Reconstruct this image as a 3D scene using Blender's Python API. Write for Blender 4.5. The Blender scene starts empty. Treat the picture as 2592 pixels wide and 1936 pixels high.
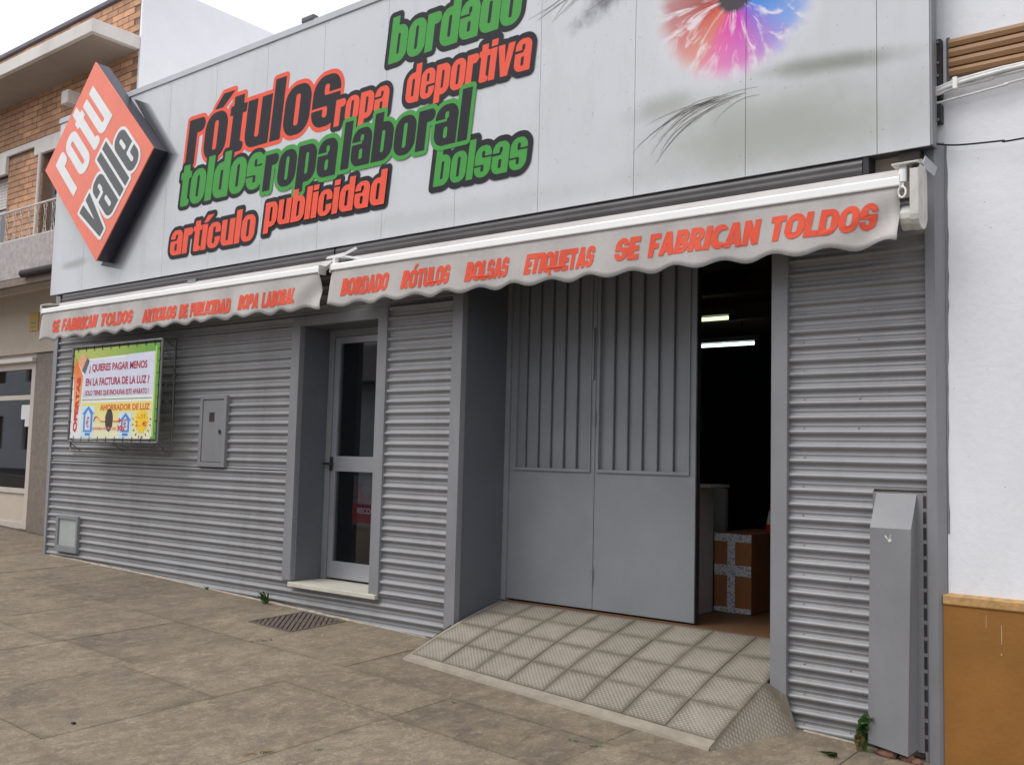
import bpy, bmesh, math, random
import numpy as np
from mathutils import Vector, Matrix, noise as mnoise
random.seed(7)
SC = bpy.context.scene
# ------------------------------------------------------------------ camera, sky, sun, exposure
FPX, YAW, PITCH, ROLL = 2465.76, 0.669675, 0.0789071, 0.0255924
CZ, FY, DS = 1.5, 5.0, 0.0
cam_d = bpy.data.cameras.new('camera'); cam = bpy.data.objects.new('camera', cam_d)
SC.collection.objects.link(cam); SC.camera = cam
_f = Vector((-math.sin(YAW)*math.cos(PITCH), math.cos(YAW)*math.cos(PITCH), math.sin(PITCH)))
_r0 = Vector((math.cos(YAW), math.sin(YAW), 0)); _u0 = _r0.cross(_f)
CR = math.cos(ROLL)*_r0 + math.sin(ROLL)*_u0
CU = -math.sin(ROLL)*_r0 + math.cos(ROLL)*_u0
CF = _f
cam.matrix_world = Matrix(((CR.x, CU.x, -CF.x, 0), (CR.y, CU.y, -CF.y, 0), (CR.z, CU.z, -CF.z, CZ), (0, 0, 0, 1)))
cam_d.sensor_fit = 'HORIZONTAL'; cam_d.sensor_width = 36; cam_d.lens = FPX/2592*36
cam_d.clip_start = 0.05; cam_d.clip_end = 1500

SUN_EL, SUN_AZ = 58, 215      # sun high, over the street and to the left
w = bpy.data.worlds.new("World"); SC.world = w; w.use_nodes = True
nt = w.node_tree; nt.nodes.clear()
out = nt.nodes.new('ShaderNodeOutputWorld'); bg = nt.nodes.new('ShaderNodeBackground')
sky = nt.nodes.new('ShaderNodeTexSky'); sky.sky_type = 'NISHITA'; sky.sun_disc = False
sky.sun_elevation = math.radians(SUN_EL); sky.sun_rotation = math.radians(SUN_AZ)
sky.air_density = 1.0; sky.dust_density = 4.0; sky.ozone_density = 1.0
hs = nt.nodes.new('ShaderNodeHueSaturation'); hs.inputs['Saturation'].default_value = 0.22
bg.inputs['Strength'].default_value = 0.15
cm = nt.nodes.new('ShaderNodeMix'); cm.data_type = 'RGBA'; cm.inputs[0].default_value = .72     # thin even cloud over the sky
cm.inputs[7].default_value = (6.0, 6.1, 6.5, 1)
nt.links.new(sky.outputs[0], hs.inputs['Color']); nt.links.new(hs.outputs[0], cm.inputs[6]); nt.links.new(cm.outputs[2], bg.inputs[0]); nt.links.new(bg.outputs[0], out.inputs[0])
sun_d = bpy.data.lights.new('sun', 'SUN'); sun_d.energy = 0.9; sun_d.angle = math.radians(35); sun_d.color = (1, 0.97, 0.93)
sun = bpy.data.objects.new('sun', sun_d); SC.collection.objects.link(sun)
az, el = math.radians(SUN_AZ), math.radians(SUN_EL)
sdir = Vector((math.sin(az)*math.cos(el), math.cos(az)*math.cos(el), math.sin(el)))
sun.rotation_euler = (-sdir).to_track_quat('-Z', 'Y').to_euler()
sun.location = sdir*30 + Vector((0, 0, 5))
SC.view_settings.view_transform = 'Standard'; SC.view_settings.look = 'None'
SC.view_settings.exposure = 0.52; SC.view_settings.gamma = 1; SC.view_settings.use_curve_mapping = False

# ------------------------------------------------------------------ helpers
def ray(px, py):
    return (px-1296)*CR - (py-968)*CU + FPX*CF
def F(px, py, d=0.0):
    "X, Z of the point seen at a photo pixel on the plane d metres behind the shop front"
    v = ray(px, py); t = (FY+d)/v.y
    return v.x*t, CZ+v.z*t
GX = [-40, -16, -10, -7.95, -6.27, -4.5, -1.6, -1.3, 3, 30]; GZ = [1.2, .64, .415, .378, .322, .27, .135, .12, -.05, -.9]
def gz(X, Y):
    return float(np.interp(X, GX, GZ)) + .03*(min(Y, 5.3)-5)
def link(o): SC.collection.objects.link(o); return o
def thing(name, label, cat, loc=(0, 0, 0), group=None, kind=None):
    o = bpy.data.objects.new(name, None); o.location = loc; o.empty_display_size = .1; link(o)
    tag(o, label, cat, group, kind); return o
def tag(o, label=None, cat=None, group=None, kind=None):
    if label: o['label'] = label
    if cat: o['category'] = cat
    if group: o['group'] = group
    if kind: o['kind'] = kind
    return o
class MB:
    def __init__(s): s.v = []; s.f = []
    def add(s, vs, fs):
        n = len(s.v); s.v += [tuple(p) for p in vs]; s.f += [tuple(n+i for i in f) for f in fs]; return s
    def box(s, x0, x1, y0, y1, z0, z1):
        return s.add([(x0,y0,z0),(x1,y0,z0),(x1,y1,z0),(x0,y1,z0),(x0,y0,z1),(x1,y0,z1),(x1,y1,z1),(x0,y1,z1)],
                     [(0,3,2,1),(4,5,6,7),(0,1,5,4),(1,2,6,5),(2,3,7,6),(3,0,4,7)])
    def bar(s, a, b, wx, wz=None, n=4, up=(0,0,1)):
        "bar or tube from a to b; n=4 square"
        a, b = Vector(a), Vector(b); d = (b-a).normalized(); wz = wz or wx
        r = d.cross(Vector(up))
        if r.length < 1e-3: r = d.cross(Vector((1,0,0)))
        r.normalize(); u = r.cross(d)
        ang = [2*math.pi*(i+.5)/n for i in range(n)]; k = 1/math.cos(math.pi/n) if n == 4 else 1
        vs = [p + (r*math.cos(t)*wx*.5 + u*math.sin(t)*wz*.5)*k for p in (a, b) for t in ang]
        fs = [(i, (i+1) % n, n+(i+1) % n, n+i) for i in range(n)] + [tuple(range(n-1, -1, -1)), tuple(range(n, 2*n))]
        return s.add(vs, fs)
    def path(s, pts, r, n=6):
        pts = [Vector(p) for p in pts]; rings = []
        for i, p in enumerate(pts):
            d = (pts[min(i+1, len(pts)-1)] - pts[max(i-1, 0)]).normalized()
            a = d.cross(Vector((0, 0, 1)))
            if a.length < 1e-3: a = d.cross(Vector((0, 1, 0)))
            a.normalize(); b = a.cross(d)
            rings += [p + (a*math.cos(2*math.pi*k/n) + b*math.sin(2*math.pi*k/n))*r for k in range(n)]
        fs = [(i*n+k, i*n+(k+1) % n, (i+1)*n+(k+1) % n, (i+1)*n+k) for i in range(len(pts)-1) for k in range(n)]
        fs += [tuple(range(n-1, -1, -1)), tuple(range((len(pts)-1)*n, len(pts)*n))]
        return s.add(rings, fs)
    def extrude_x(s, prof, x0, x1, caps=True, nx=1):
        n = len(prof); vs = []
        for i in range(nx+1):
            x = x0 + (x1-x0)*i/nx; vs += [(x, y, z) for y, z in prof]
        fs = [(i*n+k, i*n+k+1, (i+1)*n+k+1, (i+1)*n+k) for i in range(nx) for k in range(n-1)]
        if caps: fs += [tuple(range(n)), tuple(range((nx+1)*n-1, nx*n-1, -1))]
        return s.add(vs, fs)
    def prism(s, poly, y0, y1):
        "polygon in X,Z extruded in Y"
        n = len(poly)
        vs = [(x, y0, z) for x, z in poly] + [(x, y1, z) for x, z in poly]
        fs = [tuple(range(n)), tuple(range(2*n-1, n-1, -1))] + [(i, n+i, n+(i+1) % n, (i+1) % n) for i in range(n)]
        return s.add(vs, fs)
def mesh_of(mb, smooth=False):
    me = bpy.data.meshes.new('m'); me.from_pydata(mb.v, [], mb.f); me.update()
    bm = bmesh.new(); bm.from_mesh(me); bmesh.ops.recalc_face_normals(bm, faces=bm.faces)
    bm.to_mesh(me); bm.free()
    if smooth:
        for p in me.polygons: p.use_smooth = True
        me.set_sharp_from_angle(angle=math.radians(smooth if smooth is not True else 40))
    return me
def obj(name, mb, m, parent=None, smooth=False, bevel=0, label=None, kind=None, me=None):
    me = me or (mesh_of(mb, smooth) if isinstance(mb, MB) else mb)
    if not me.materials and m: me.materials.append(m)
    me.name = name
    o = bpy.data.objects.new(name, me); link(o)
    if parent:
        o.parent = parent; r = parent; off = Vector((0, 0, 0))
        while r: off += r.location; r = r.parent
        o.location = -off
    if bevel:
        b = o.modifiers.new('b', 'BEVEL'); b.width = bevel; b.segments = 2; b.limit_method = 'ANGLE'
    if label: o['label'] = label
    if kind: o['kind'] = kind
    return o

# ------------------------------------------------------------------ materials
def N(nt, t, **k):
    n = nt.nodes.new(t)
    for a, b in k.items():
        if a[0] == '_': setattr(n, a[1:], b)
        else: n.inputs[a.replace('__', ' ')].default_value = b
    return n
def ramp(nt, fac, stops, interp='LINEAR'):
    r = nt.nodes.new('ShaderNodeValToRGB'); r.color_ramp.interpolation = interp
    e = r.color_ramp.elements
    while len(e) < len(stops): e.new(.5)
    for i, (p, c) in enumerate(stops):
        e[i].position = p; e[i].color = (c, c, c, 1) if not isinstance(c, (tuple, list)) else (*c, 1)
    nt.links.new(fac, r.inputs[0]); return r.outputs[0]
def mixc(nt, fac, a, b, mode='MIX'):
    m = nt.nodes.new('ShaderNodeMix'); m.data_type = 'RGBA'; m.blend_type = mode
    for s, v in ((0, fac), (6, a), (7, b)):
        if hasattr(v, 'links'): nt.links.new(v, m.inputs[s])
        else: m.inputs[s].default_value = v if s == 0 else (*v, 1) if len(v) == 3 else v
    return m.outputs[2]
def math_(nt, op, a, b=None, clamp=False):
    m = nt.nodes.new('ShaderNodeMath'); m.operation = op; m.use_clamp = clamp
    for i, v in ((0, a), (1, b)):
        if v is None: continue
        if hasattr(v, 'links'): nt.links.new(v, m.inputs[i])
        else: m.inputs[i].default_value = v
    return m.outputs[0]
def noise(nt, scale, detail=4, rough=.55, vec=None, dist=0):
    n = N(nt, 'ShaderNodeTexNoise', Scale=scale, Detail=detail, Roughness=rough, Distortion=dist)
    if vec is not None: nt.links.new(vec, n.inputs['Vector'])
    return n.outputs[0]
def posn(nt, scale=(1, 1, 1)):
    g = nt.nodes.new('ShaderNodeNewGeometry'); m = nt.nodes.new('ShaderNodeMapping'); m.inputs['Scale'].default_value = scale
    nt.links.new(g.outputs['Position'], m.inputs[0]); return m.outputs[0]
def mat(name, col, rough=.6, metal=0, var=.12, vs=3, bump=0, bs=80, dirt=0, dcol=(.05,.045,.035), dscale=(1,1,1), ds=1.2, rv=0, pv=0, spec=.5, stretch=(1,1,1)):
    m = bpy.data.materials.new(name); m.use_nodes = True; nt = m.node_tree
    b = nt.nodes['Principled BSDF']; p = posn(nt, stretch)
    n1 = noise(nt, vs, 6, .65, p)
    c = mixc(nt, ramp(nt, n1, [(.3, 0), (.7, 1)]), [x*(1-var) for x in col], [min(1, x*(1+var)) for x in col])
    if dirt:
        d = ramp(nt, noise(nt, ds, 8, .7, posn(nt, dscale), .6), [(.45, 0), (.75, dirt)])
        c = mixc(nt, d, c, dcol)
    if pv:
        oi = nt.nodes.new('ShaderNodeObjectInfo')
        k = math_(nt, 'MULTIPLY_ADD', oi.outputs['Random'], 2*pv); nt.nodes[-1].inputs[2].default_value = 1-pv
        cc = nt.nodes.new('ShaderNodeCombineColor')
        for i in range(3): nt.links.new(k, cc.inputs[i])
        c = mixc(nt, 1.0, c, cc.outputs[0], 'MULTIPLY')
    nt.links.new(c, b.inputs['Base Color'])
    b.inputs['Roughness'].default_value = rough; b.inputs['Metallic'].default_value = metal
    b.inputs['Specular IOR Level'].default_value = spec
    if rv:
        nt.links.new(ramp(nt, noise(nt, vs*2, 5, .6, p), [(.3, max(0, rough-rv)), (.7, min(1, rough+rv))]), b.inputs['Roughness'])
    if bump:
        bn = nt.nodes.new('ShaderNodeBump'); bn.inputs['Strength'].default_value = bump; bn.inputs['Distance'].default_value = .004
        nt.links.new(noise(nt, bs, 5, .6, p), bn.inputs['Height']); nt.links.new(bn.outputs[0], b.inputs['Normal'])
    return m
def flat(name, col, rough=.55, var=.05):
    return mat(name, col, rough, 0, var, 6)
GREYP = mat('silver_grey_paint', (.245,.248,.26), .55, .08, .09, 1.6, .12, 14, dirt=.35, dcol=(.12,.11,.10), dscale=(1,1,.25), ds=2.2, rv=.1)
GREYC = mat('grey_corrugated_paint', (.295,.298,.306), .48, .15, .10, 1.1, .10, 6, dirt=.4, dcol=(.13,.115,.10), dscale=(2.2,2.2,.35), ds=1.6, rv=.1)
GREYD = mat('grey_door_paint', (.25,.265,.285), .5, .1, .07, 2, .05, 30, dirt=.25, dcol=(.12,.11,.1), ds=1.5, rv=.08)
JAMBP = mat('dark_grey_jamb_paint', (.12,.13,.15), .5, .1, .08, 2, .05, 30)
COVER = mat('dark_grey_cover_paint', (.085,.08,.08), .4, .2, .15, 3)
ALU = mat('brushed_aluminium', (.46,.47,.50), .38, .6, .06, 4)
WHITEM = mat('white_lacquered_aluminium', (.90,.90,.885), .5, 0, .02, 4, dirt=.08, dcol=(.4,.38,.34), ds=4)  # white raised to show the overexposed glare on the awning bar
WHITEP = mat('white_bracket_paint', (.62,.61,.57), .5, 0, .08, 8, dirt=.5, dcol=(.3,.22,.15), ds=9)
LIMEW = mat('white_limewash', (.80,.81,.84), .9, 0, .04, 1.3, .7, 16, dirt=.35, dcol=(.60,.60,.60), dscale=(1,1,.5), ds=1.6)
LIMEP = mat('white_party_wall', (.84,.85,.88), .9, 0, .04, .8, .4, 16, dirt=.25, dcol=(.5,.5,.52), ds=.7)
OCHRE = mat('ochre_plinth_paint', (.285,.125,.022), .72, 0, .14, 2.5, .4, 55, dirt=.35, dcol=(.24,.10,.02), dscale=(1,1,.6), ds=2.5)
BLACKM = mat('black_rusty_iron', (.03,.032,.036), .6, .3, .4, 14, .3, 60, dirt=.5, dcol=(.13,.06,.03), ds=7)
RUST = mat('rusty_cast_iron', (.125,.10,.085), .7, .3, .35, 18, .6, 90, dirt=.8, dcol=(.22,.17,.13), ds=12)
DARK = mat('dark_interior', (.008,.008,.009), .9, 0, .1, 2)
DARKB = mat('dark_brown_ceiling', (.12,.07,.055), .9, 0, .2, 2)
BEIGE = mat('beige_render', (.56,.485,.395), .9, 0, .06, 1.5, .3, 40, dirt=.25, dcol=(.3,.24,.18), ds=1)
STUCCO = mat('rough_stucco', (.42,.38,.37), .95, 0, .22, 14, 1.0, 34)
CREAM = mat('cream_painted_concrete', (.70,.66,.62), .85, 0, .07, 2, .3, 30, dirt=.4, dcol=(.36,.31,.27), dscale=(1,1,.4), ds=2)
SOFFIT = mat('soffit_paint', (.36,.31,.27), .9, 0, .08, 2)
BRICK = mat('orange_clay_brick', (.50,.28,.165), .85, 0, .2, 9, .4, 60, pv=.22)
MORTAR = mat('dark_mortar', (.27,.18,.13), .95, 0, .2, 12)
COPING = mat('dark_coping', (.14,.13,.15), .8, 0, .1, 5)
PIER = mat('brown_granite_pier', (.20,.165,.135), .6, 0, .2, 20, .2, 60)
CARD = mat('cardboard', (.25,.10,.035), .85, 0, .1, 6, .1, 40)
FLOORW = mat('brown_tile_floor', (.15,.075,.035), .55, 0, .15, 7)
COUNT = mat('off_white_counter', (.34,.33,.31), .6, 0, .05, 3)
MARBLE = mat('cream_marble', (.60,.57,.48), .4, 0, .1, 9)
GREENL = mat('weed_leaves', (.045,.11,.02), .6, 0, .35, 30)
DRYL = mat('dry_weed_leaves', (.17,.13,.05), .8, 0, .4, 30)
CABLE = mat('white_cable_sheath', (.66,.66,.64), .5, 0, .08, 10)
BROWNB = mat('brown_shutter_slats', (.30,.165,.075), .6, 0, .14, 5, stretch=(.5,1,6))
PAPER = flat('white_paper', (.7,.7,.68))
YELLOW = flat('yellow_sign_paint', (.50,.32,.04))
BULBG = None
def glass(name, tint=(.5,.52,.55), refl=1.0):
    m = bpy.data.materials.new(name); m.use_nodes = True; nt = m.node_tree; nt.nodes.clear()
    o = N(nt, 'ShaderNodeOutputMaterial'); mx = N(nt, 'ShaderNodeMixShader'); fr = N(nt, 'ShaderNodeFresnel', IOR=1.75)
    t = N(nt, 'ShaderNodeBsdfTransparent'); t.inputs[0].default_value = (*tint, 1)
    g = N(nt, 'ShaderNodeBsdfGlossy', Roughness=.02); g.inputs[0].default_value = (.9*refl,.92*refl,.95*refl, 1)
    gm = nt.nodes.new('ShaderNodeNewGeometry'); nt.links.new(math_(nt, 'MULTIPLY', fr.outputs[0], math_(nt, 'SUBTRACT', 1.0, gm.outputs['Backfacing'])), mx.inputs[0]); nt.links.new(t.outputs[0], mx.inputs[1]); nt.links.new(g.outputs[0], mx.inputs[2])
    nt.links.new(mx.outputs[0], o.inputs[0]); return m
GLASS = glass('door_glass', (.62,.65,.68)); GLASS2 = glass('shop_window_glass', (.5,.5,.5))
def emis(name, col, s):
    m = bpy.data.materials.new(name); m.use_nodes = True; b = m.node_tree.nodes['Principled BSDF']
    b.inputs['Base Color'].default_value = (*col, 1); b.inputs['Emission Color'].default_value = (*col, 1); b.inputs['Emission Strength'].default_value = s
    return m
TUBEW = emis('lit_tube_white', (.75,.95,1), 2.6); TUBEG = emis('lit_tube_green', (.62,.75,.42), 1.4)

def edge_dirt_mat(name, col, kind):
    "concrete slabs and ramp tiles: soil gathered along their edges, measured on each piece"
    m = bpy.data.materials.new(name); m.use_nodes = True; nt = m.node_tree; b = nt.nodes['Principled BSDF']
    tc = nt.nodes.new('ShaderNodeTexCoord'); sp = nt.nodes.new('ShaderNodeSeparateXYZ'); nt.links.new(tc.outputs['Generated'], sp.inputs[0])
    def edge(o): return math_(nt, 'MINIMUM', o, math_(nt, 'SUBTRACT', 1.0, o))
    e = math_(nt, 'MINIMUM', edge(sp.outputs[0]), edge(sp.outputs[1]))
    p = posn(nt); oi = nt.nodes.new('ShaderNodeObjectInfo')
    if kind == 'slab':
        big = noise(nt, .9, 7, .68, p, .5); mid = noise(nt, 5, 8, .72, p, .3); fine = noise(nt, 70, 4, .7, p)
        streak = noise(nt, 7, 6, .7, posn(nt, (1.2, .45, 1)), .8)
        c = mixc(nt, ramp(nt, big, [(.33, 0), (.66, 1)]), [x*.66 for x in col], [x*1.18 for x in col])
        c = mixc(nt, ramp(nt, mid, [(.44, 0), (.66, .65)]), c, (.36,.285,.19))
        c = mixc(nt, ramp(nt, streak, [(.46, 0), (.66, .65)]), c, (.115,.092,.065))
        c = mixc(nt, ramp(nt, noise(nt, 18, 6, .75, posn(nt, (1,.7,1)), .5), [(.50, 0), (.64, .55)]), c, (.37,.295,.20))
        c = mixc(nt, ramp(nt, noise(nt, 24, 5, .75, posn(nt, (1,.8,1)), .9), [(.54, 0), (.68, .35)]), c, (.11,.09,.066))
        c = mixc(nt, ramp(nt, noise(nt, 2.2, 6, .7, posn(nt, (1,1.4,1)), 1), [(.55, 0), (.72, .35)]), c, (.22,.19,.09))
        c = mixc(nt, ramp(nt, fine, [(.3, .55), (.62, 0)]), c, (.09,.075,.06))
        c = mixc(nt, ramp(nt, fine, [(.60, 0), (.78, .4)]), c, (.46,.40,.32))
        ew = math_(nt, 'ADD', e, math_(nt, 'MULTIPLY', math_(nt, 'SUBTRACT', mid, .5), .10))
        c = mixc(nt, ramp(nt, ew, [(0, .35), (.02, .10), (.05, 0)]), c, (.11,.092,.055))
        v = math_(nt, 'MULTIPLY', oi.outputs['Random'], .28); v = math_(nt, 'ADD', v, .84)
        bs, bd = 55, .5
    else:
        mid = noise(nt, 6, 7, .7, p, .4); fine = noise(nt, 90, 3, .7, p)
        c = mixc(nt, ramp(nt, mid, [(.35, 0), (.7, 1)]), [x*.80 for x in col], [x*1.12 for x in col])
        c = mixc(nt, ramp(nt, noise(nt, 2.5, 6, .7, posn(nt, (1,1,1)), .8), [(.48, 0), (.68, .6)]), c, (.16,.138,.105))
        c = mixc(nt, ramp(nt, fine, [(.35, .35), (.6, 0)]), c, (.14,.125,.10))
        ew = math_(nt, 'ADD', e, math_(nt, 'MULTIPLY', math_(nt, 'SUBTRACT', noise(nt, 9, 5, .7, p), .5), .22))
        c = mixc(nt, ramp(nt, ew, [(0, .85), (.08, .68), (.22, 0)]), c, (.135,.117,.085))
        v = math_(nt, 'MULTIPLY', oi.outputs['Random'], .2); v = math_(nt, 'ADD', v, .9)
        bs, bd = 60, .5
    cc = nt.nodes.new('ShaderNodeCombineColor')
    for i in range(3): nt.links.new(v, cc.inputs[i])
    c = mixc(nt, 1.0, c, cc.outputs[0], 'MULTIPLY')
    h = noise(nt, bs, 6, .65, p)
    if kind == 'tile':                     # anti-slip studs
        s2 = nt.nodes.new('ShaderNodeSeparateXYZ'); nt.links.new(p, s2.inputs[0])
        sx = math_(nt, 'SINE', math_(nt, 'MULTIPLY', s2.outputs[0], 2*math.pi/.027)); sy = math_(nt, 'SINE', math_(nt, 'MULTIPLY', s2.outputs[1], 2*math.pi/.027))
        st = math_(nt, 'MULTIPLY', sx, sy); std = ramp(nt, math_(nt, 'MULTIPLY_ADD', st, .5), [(0, 0), (.5, .2), (.8, 1)]); nt.nodes[-2].inputs[2].default_value = .5
        mk = ramp(nt, ew, [(.02, 0), (.12, 1)])
        std = math_(nt, 'MULTIPLY', std, mk)
        c = mixc(nt, math_(nt, 'MULTIPLY', std, .6), c, (.42,.385,.32))
        h = math_(nt, 'ADD', math_(nt, 'MULTIPLY', h, .4), std)
    nt.links.new(c, b.inputs['Base Color']); b.inputs['Roughness'].default_value = .9
    bn = nt.nodes.new('ShaderNodeBump'); bn.inputs['Strength'].default_value = bd; bn.inputs['Distance'].default_value = .006
    nt.links.new(h, bn.inputs['Height']); nt.links.new(bn.outputs[0], b.inputs['Normal'])
    return m
SLAB = edge_dirt_mat('worn_concrete_slab', (.205,.165,.117), 'slab')
TILE = edge_dirt_mat('studded_cement_tile', (.27,.24,.19), 'tile')
JOINT = mat('dirty_joint', (.085,.07,.05), .95, 0, .3, 9)
MORT2 = mat('pale_ramp_mortar', (.295,.26,.205), .92, 0, .22, 9, .6, 50, dirt=.5, dcol=(.22,.19,.15), ds=5)

# ------------------------------------------------------------------ ground
ys = [-14, -9.0, -1.2]
def ground_sheet(name, xs, ys, dz, m, zf=gz):
    mb = MB(); n = len(ys)
    for x in xs:
        for y in ys: mb.v.append((x, y, zf(x, y)+dz))
    for i in range(len(xs)-1):
        for j in range(n-1): mb.f.append((i*n+j, (i+1)*n+j, (i+1)*n+j+1, i*n+j+1))
    o = obj(name, mb, m); o['kind'] = 'structure'; return o
ASPH = mat('asphalt', (.06,.06,.06), .9, 0, .2, 8, .5, 60)
ground_sheet('ground', [-400, -100, -40, -16, 3, 30, 100, 400], [-400, -60, -8, 5.2, 60, 400], -.45, ASPH, lambda x, y: float(np.interp(x, [-40, 30], [1.0, -.9])) if -40 < x < 30 else (1.0 if x <= -40 else -.9))
gxs = [-30, -16, -12, -10, -7.95, -6.27, -4.5, -3, -1.6, -1.3, .5, 3, 8, 20]
ground_sheet('road', gxs, [-8.0, -1.3], -.16, ASPH)
pav = ground_sheet('pavement', gxs, [-1.2, 1, 3, 5, 5.3, 5.75], -.012, JOINT)
ck = MB()
for a, b in zip(gxs[:-1], gxs[1:]):
    zs = [gz(a, -1.2), gz(b, -1.2)]
    ck.add([(a,-1.3,zs[0]-.17),(b,-1.3,zs[1]-.17),(b,-1.3,zs[1]-.002),(a,-1.3,zs[0]-.002),(a,-1.2,zs[0]-.17),(b,-1.2,zs[1]-.17),(b,-1.2,zs[1]-.002),(a,-1.2,zs[0]-.002)],
           [(0,1,2,3),(3,2,6,7),(4,7,6,5)])
obj('kerb', ck, MORT2, pav)
GR = (-5.86, -5.40, 4.43, 4.93)     # floor grate
xj = [-16, -14.2, -12.9, -11.6, -10.1, -9.05, -8.1, -7.15, -6.2, -5.37, -4.455, -3.59, -2.6, -1.66, -.72, .25, 1.3]
random.seed(3)
for i in range(len(xj)-1):
    a, b = xj[i], xj[i+1]
    rows = [5.62 if b < -10 else 5.05, 4.07, [3.16, 3.17, 3.62, 3.6][i % 4] if a > -5.4 else 3.15+.05*(i % 3), 2.2+.06*(i % 2), 1.25, .3, -.4, -1.2]
    for k in range(len(rows)-1):
        y1, y0 = rows[k], rows[k+1]
        g = random.choice([.0006, .001, .0018, .0026]); t = random.uniform(-.0012, .0012)
        if a < -5.86 < b or a < -5.4 < b:
            pass
        mb = MB(); nx, ny = 5, 4
        X = [a+g+(b-a-2*g)*u/nx for u in range(nx+1)]; Y = [y0+g+(y1-y0-2*g)*u/ny for u in range(ny+1)]
        if k == 0 and abs(a+6.2) < .01:
            X = [a+g, -6.1, GR[0], -5.63, GR[1], b-g] ; Y = [y0+g, 4.25, GR[2], 4.7, GR[3], y1-g]; ny = 5
        if k == 0 and abs(a+5.37) < .01: pass
        for x in X:
            for y in Y: mb.v.append((x, y, gz(x, y)+t+.0025*(mnoise.noise(Vector((x*1.7, y*1.7, 3)))) ))
        n = ny+1
        for p in range(nx):
            for q in range(ny):
                cx, cy = (X[p]+X[p+1])/2, (Y[q]+Y[q+1])/2
                if GR[0] < cx < GR[1] and GR[2] < cy < GR[3]: continue
                mb.f.append((p*n+q, (p+1)*n+q, (p+1)*n+q+1, p*n+q+1))
        base = len(mb.v)
        ring = [(p*n) for p in range(nx+1)] + [nx*n+q for q in range(1, ny+1)] + [p*n+ny for p in range(nx-1, -1, -1)] + [q for q in range(ny-1, 0, -1)]
        for r_ in ring: v = mb.v[r_]; mb.v.append((v[0], v[1], v[2]-.014))
        L = len(ring)
        for q in range(L): mb.f.append((ring[q], ring[(q+1) % L], base+(q+1) % L, base+q))
        obj('slab', mb, SLAB, pav)

# ------------------------------------------------------------------ the shop building
XL, XR, ST = -10.0, -1.356, 3.075          # facade ends, underside of the sign
GF, GD, GB = 5.48, .515, 2.95               # gate plane, shop floor level, head of the gateway
PIT = .0762
shop = thing('shop_building', 'low shop building clad in grey ribbed sheet metal', 'building', (-5.7, 5, .3))
PROF = [(0,0),(.011,.0002),(.0125,.0014),(.0155,.0014),(.017,.0002),(.032,0),(.0350,.0012),(.0385,.0050),(.0425,.0110),(.0475,.0158),(.053,.0178),(.0585,.0172),(.0635,.0140),(.0680,.0085),(.0710,.0035),(.0735,.0006)]
def corrugated(name, x0, x1, z0, z1, y=5.0, parent=shop, m=GREYC, phase=0.0, label=None):
    pts = []; k = math.floor((z0-phase)/PIT)
    while phase + k*PIT < z1:
        for dz, dy in PROF:
            z = phase + k*PIT + dz; dy = dy*1.2
            if z0 <= z <= z1: pts.append((y-dy, z))
        k += 1
    if pts[0][1] > z0+1e-4: pts.insert(0, (y, z0))
    if pts[-1][1] < z1-1e-4: pts.append((y, z1))
    nx = max(1, int((x1-x0)/.35)); mb = MB(); n = len(pts)
    for i in range(nx+1):
        x = x0+(x1-x0)*i/nx
        for yy, z in pts: mb.v.append((x, yy+.0022*mnoise.noise(Vector((x*1.3, z*1.1, 1+y))) , z+.0012*mnoise.noise(Vector((x*.9, z*2, 7)))))
    mb.f = [(i*n+k, i*n+k+1, (i+1)*n+k+1, (i+1)*n+k) for i in range(nx) for k in range(n-1)]
    return obj(name, mb, m, parent, smooth=55, label=label)
ZS = 1.365
corrugated('corrugated_sheet', XL, -6.083, .1, ZS)
corrugated('corrugated_sheet', XL, -8.12, ZS+.002, 3.12, y=4.997, phase=.012)
corrugated('corrugated_sheet', -8.118, -6.18, ZS+.002, 3.12, y=4.999, phase=.012)
corrugated('corrugated_sheet', -6.08, -4.46, .1, .512, y=4.996)
corrugated('corrugated_sheet', -6.18, -5.11, 2.575, 3.12, phase=.012)
corrugated('corrugated_sheet', -5.115, -4.46, .512, 2.6, y=4.998, phase=.012)
corrugated('corrugated_sheet', -5.115, -4.46, 2.602, 3.12, y=4.998, phase=.03)
corrugated('corrugated_sheet', -4.46, -2.06, GB+.05, 3.12, phase=.03)
corrugated('corrugated_sheet', -2.065, -1.617, -.02, 1.40, phase=.03)
corrugated('corrugated_sheet', -2.065, XR, 1.40, 2.86, phase=.03)
def bx(name, x0, x1, y0, y1, z0, z1, m, parent=shop, bevel=.002, **k):
    return obj(name, MB().box(x0, x1, y0, y1, z0, z1), m, parent, bevel=bevel, **k)
# trims round the openings and at the corners
bx('trim', -6.188, -6.088, 4.968, 5.02, .52, 2.585, GREYP)
bx('trim', -5.205, -5.108, 4.966, 5.02, .475, 2.59, GREYP)
bx('trim', -6.088, -5.205, 4.97, 5.02, 2.512, 2.588, GREYP)
bx('trim', -4.470, -4.377, 4.966, 5.02, .10, 3.0, GREYP)
bx('trim', -2.150, -2.060, 4.962, 5.02, .05, 3.0, GREYP)
cs = MB(); cs.add([(-10.06,4.99,.2),(-9.985,4.972,.2),(-9.985,4.972,3.1),(-10.115,4.99,3.1),(-10.06,5.68,.2),(-9.985,5.0,.2),(-9.985,5.0,3.1),(-10.115,5.68,3.1)],
     [(0,1,2,3),(1,5,6,2),(0,3,7,4),(3,2,6,7)])
obj('corner_trim', cs, GREYP, shop)
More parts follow.
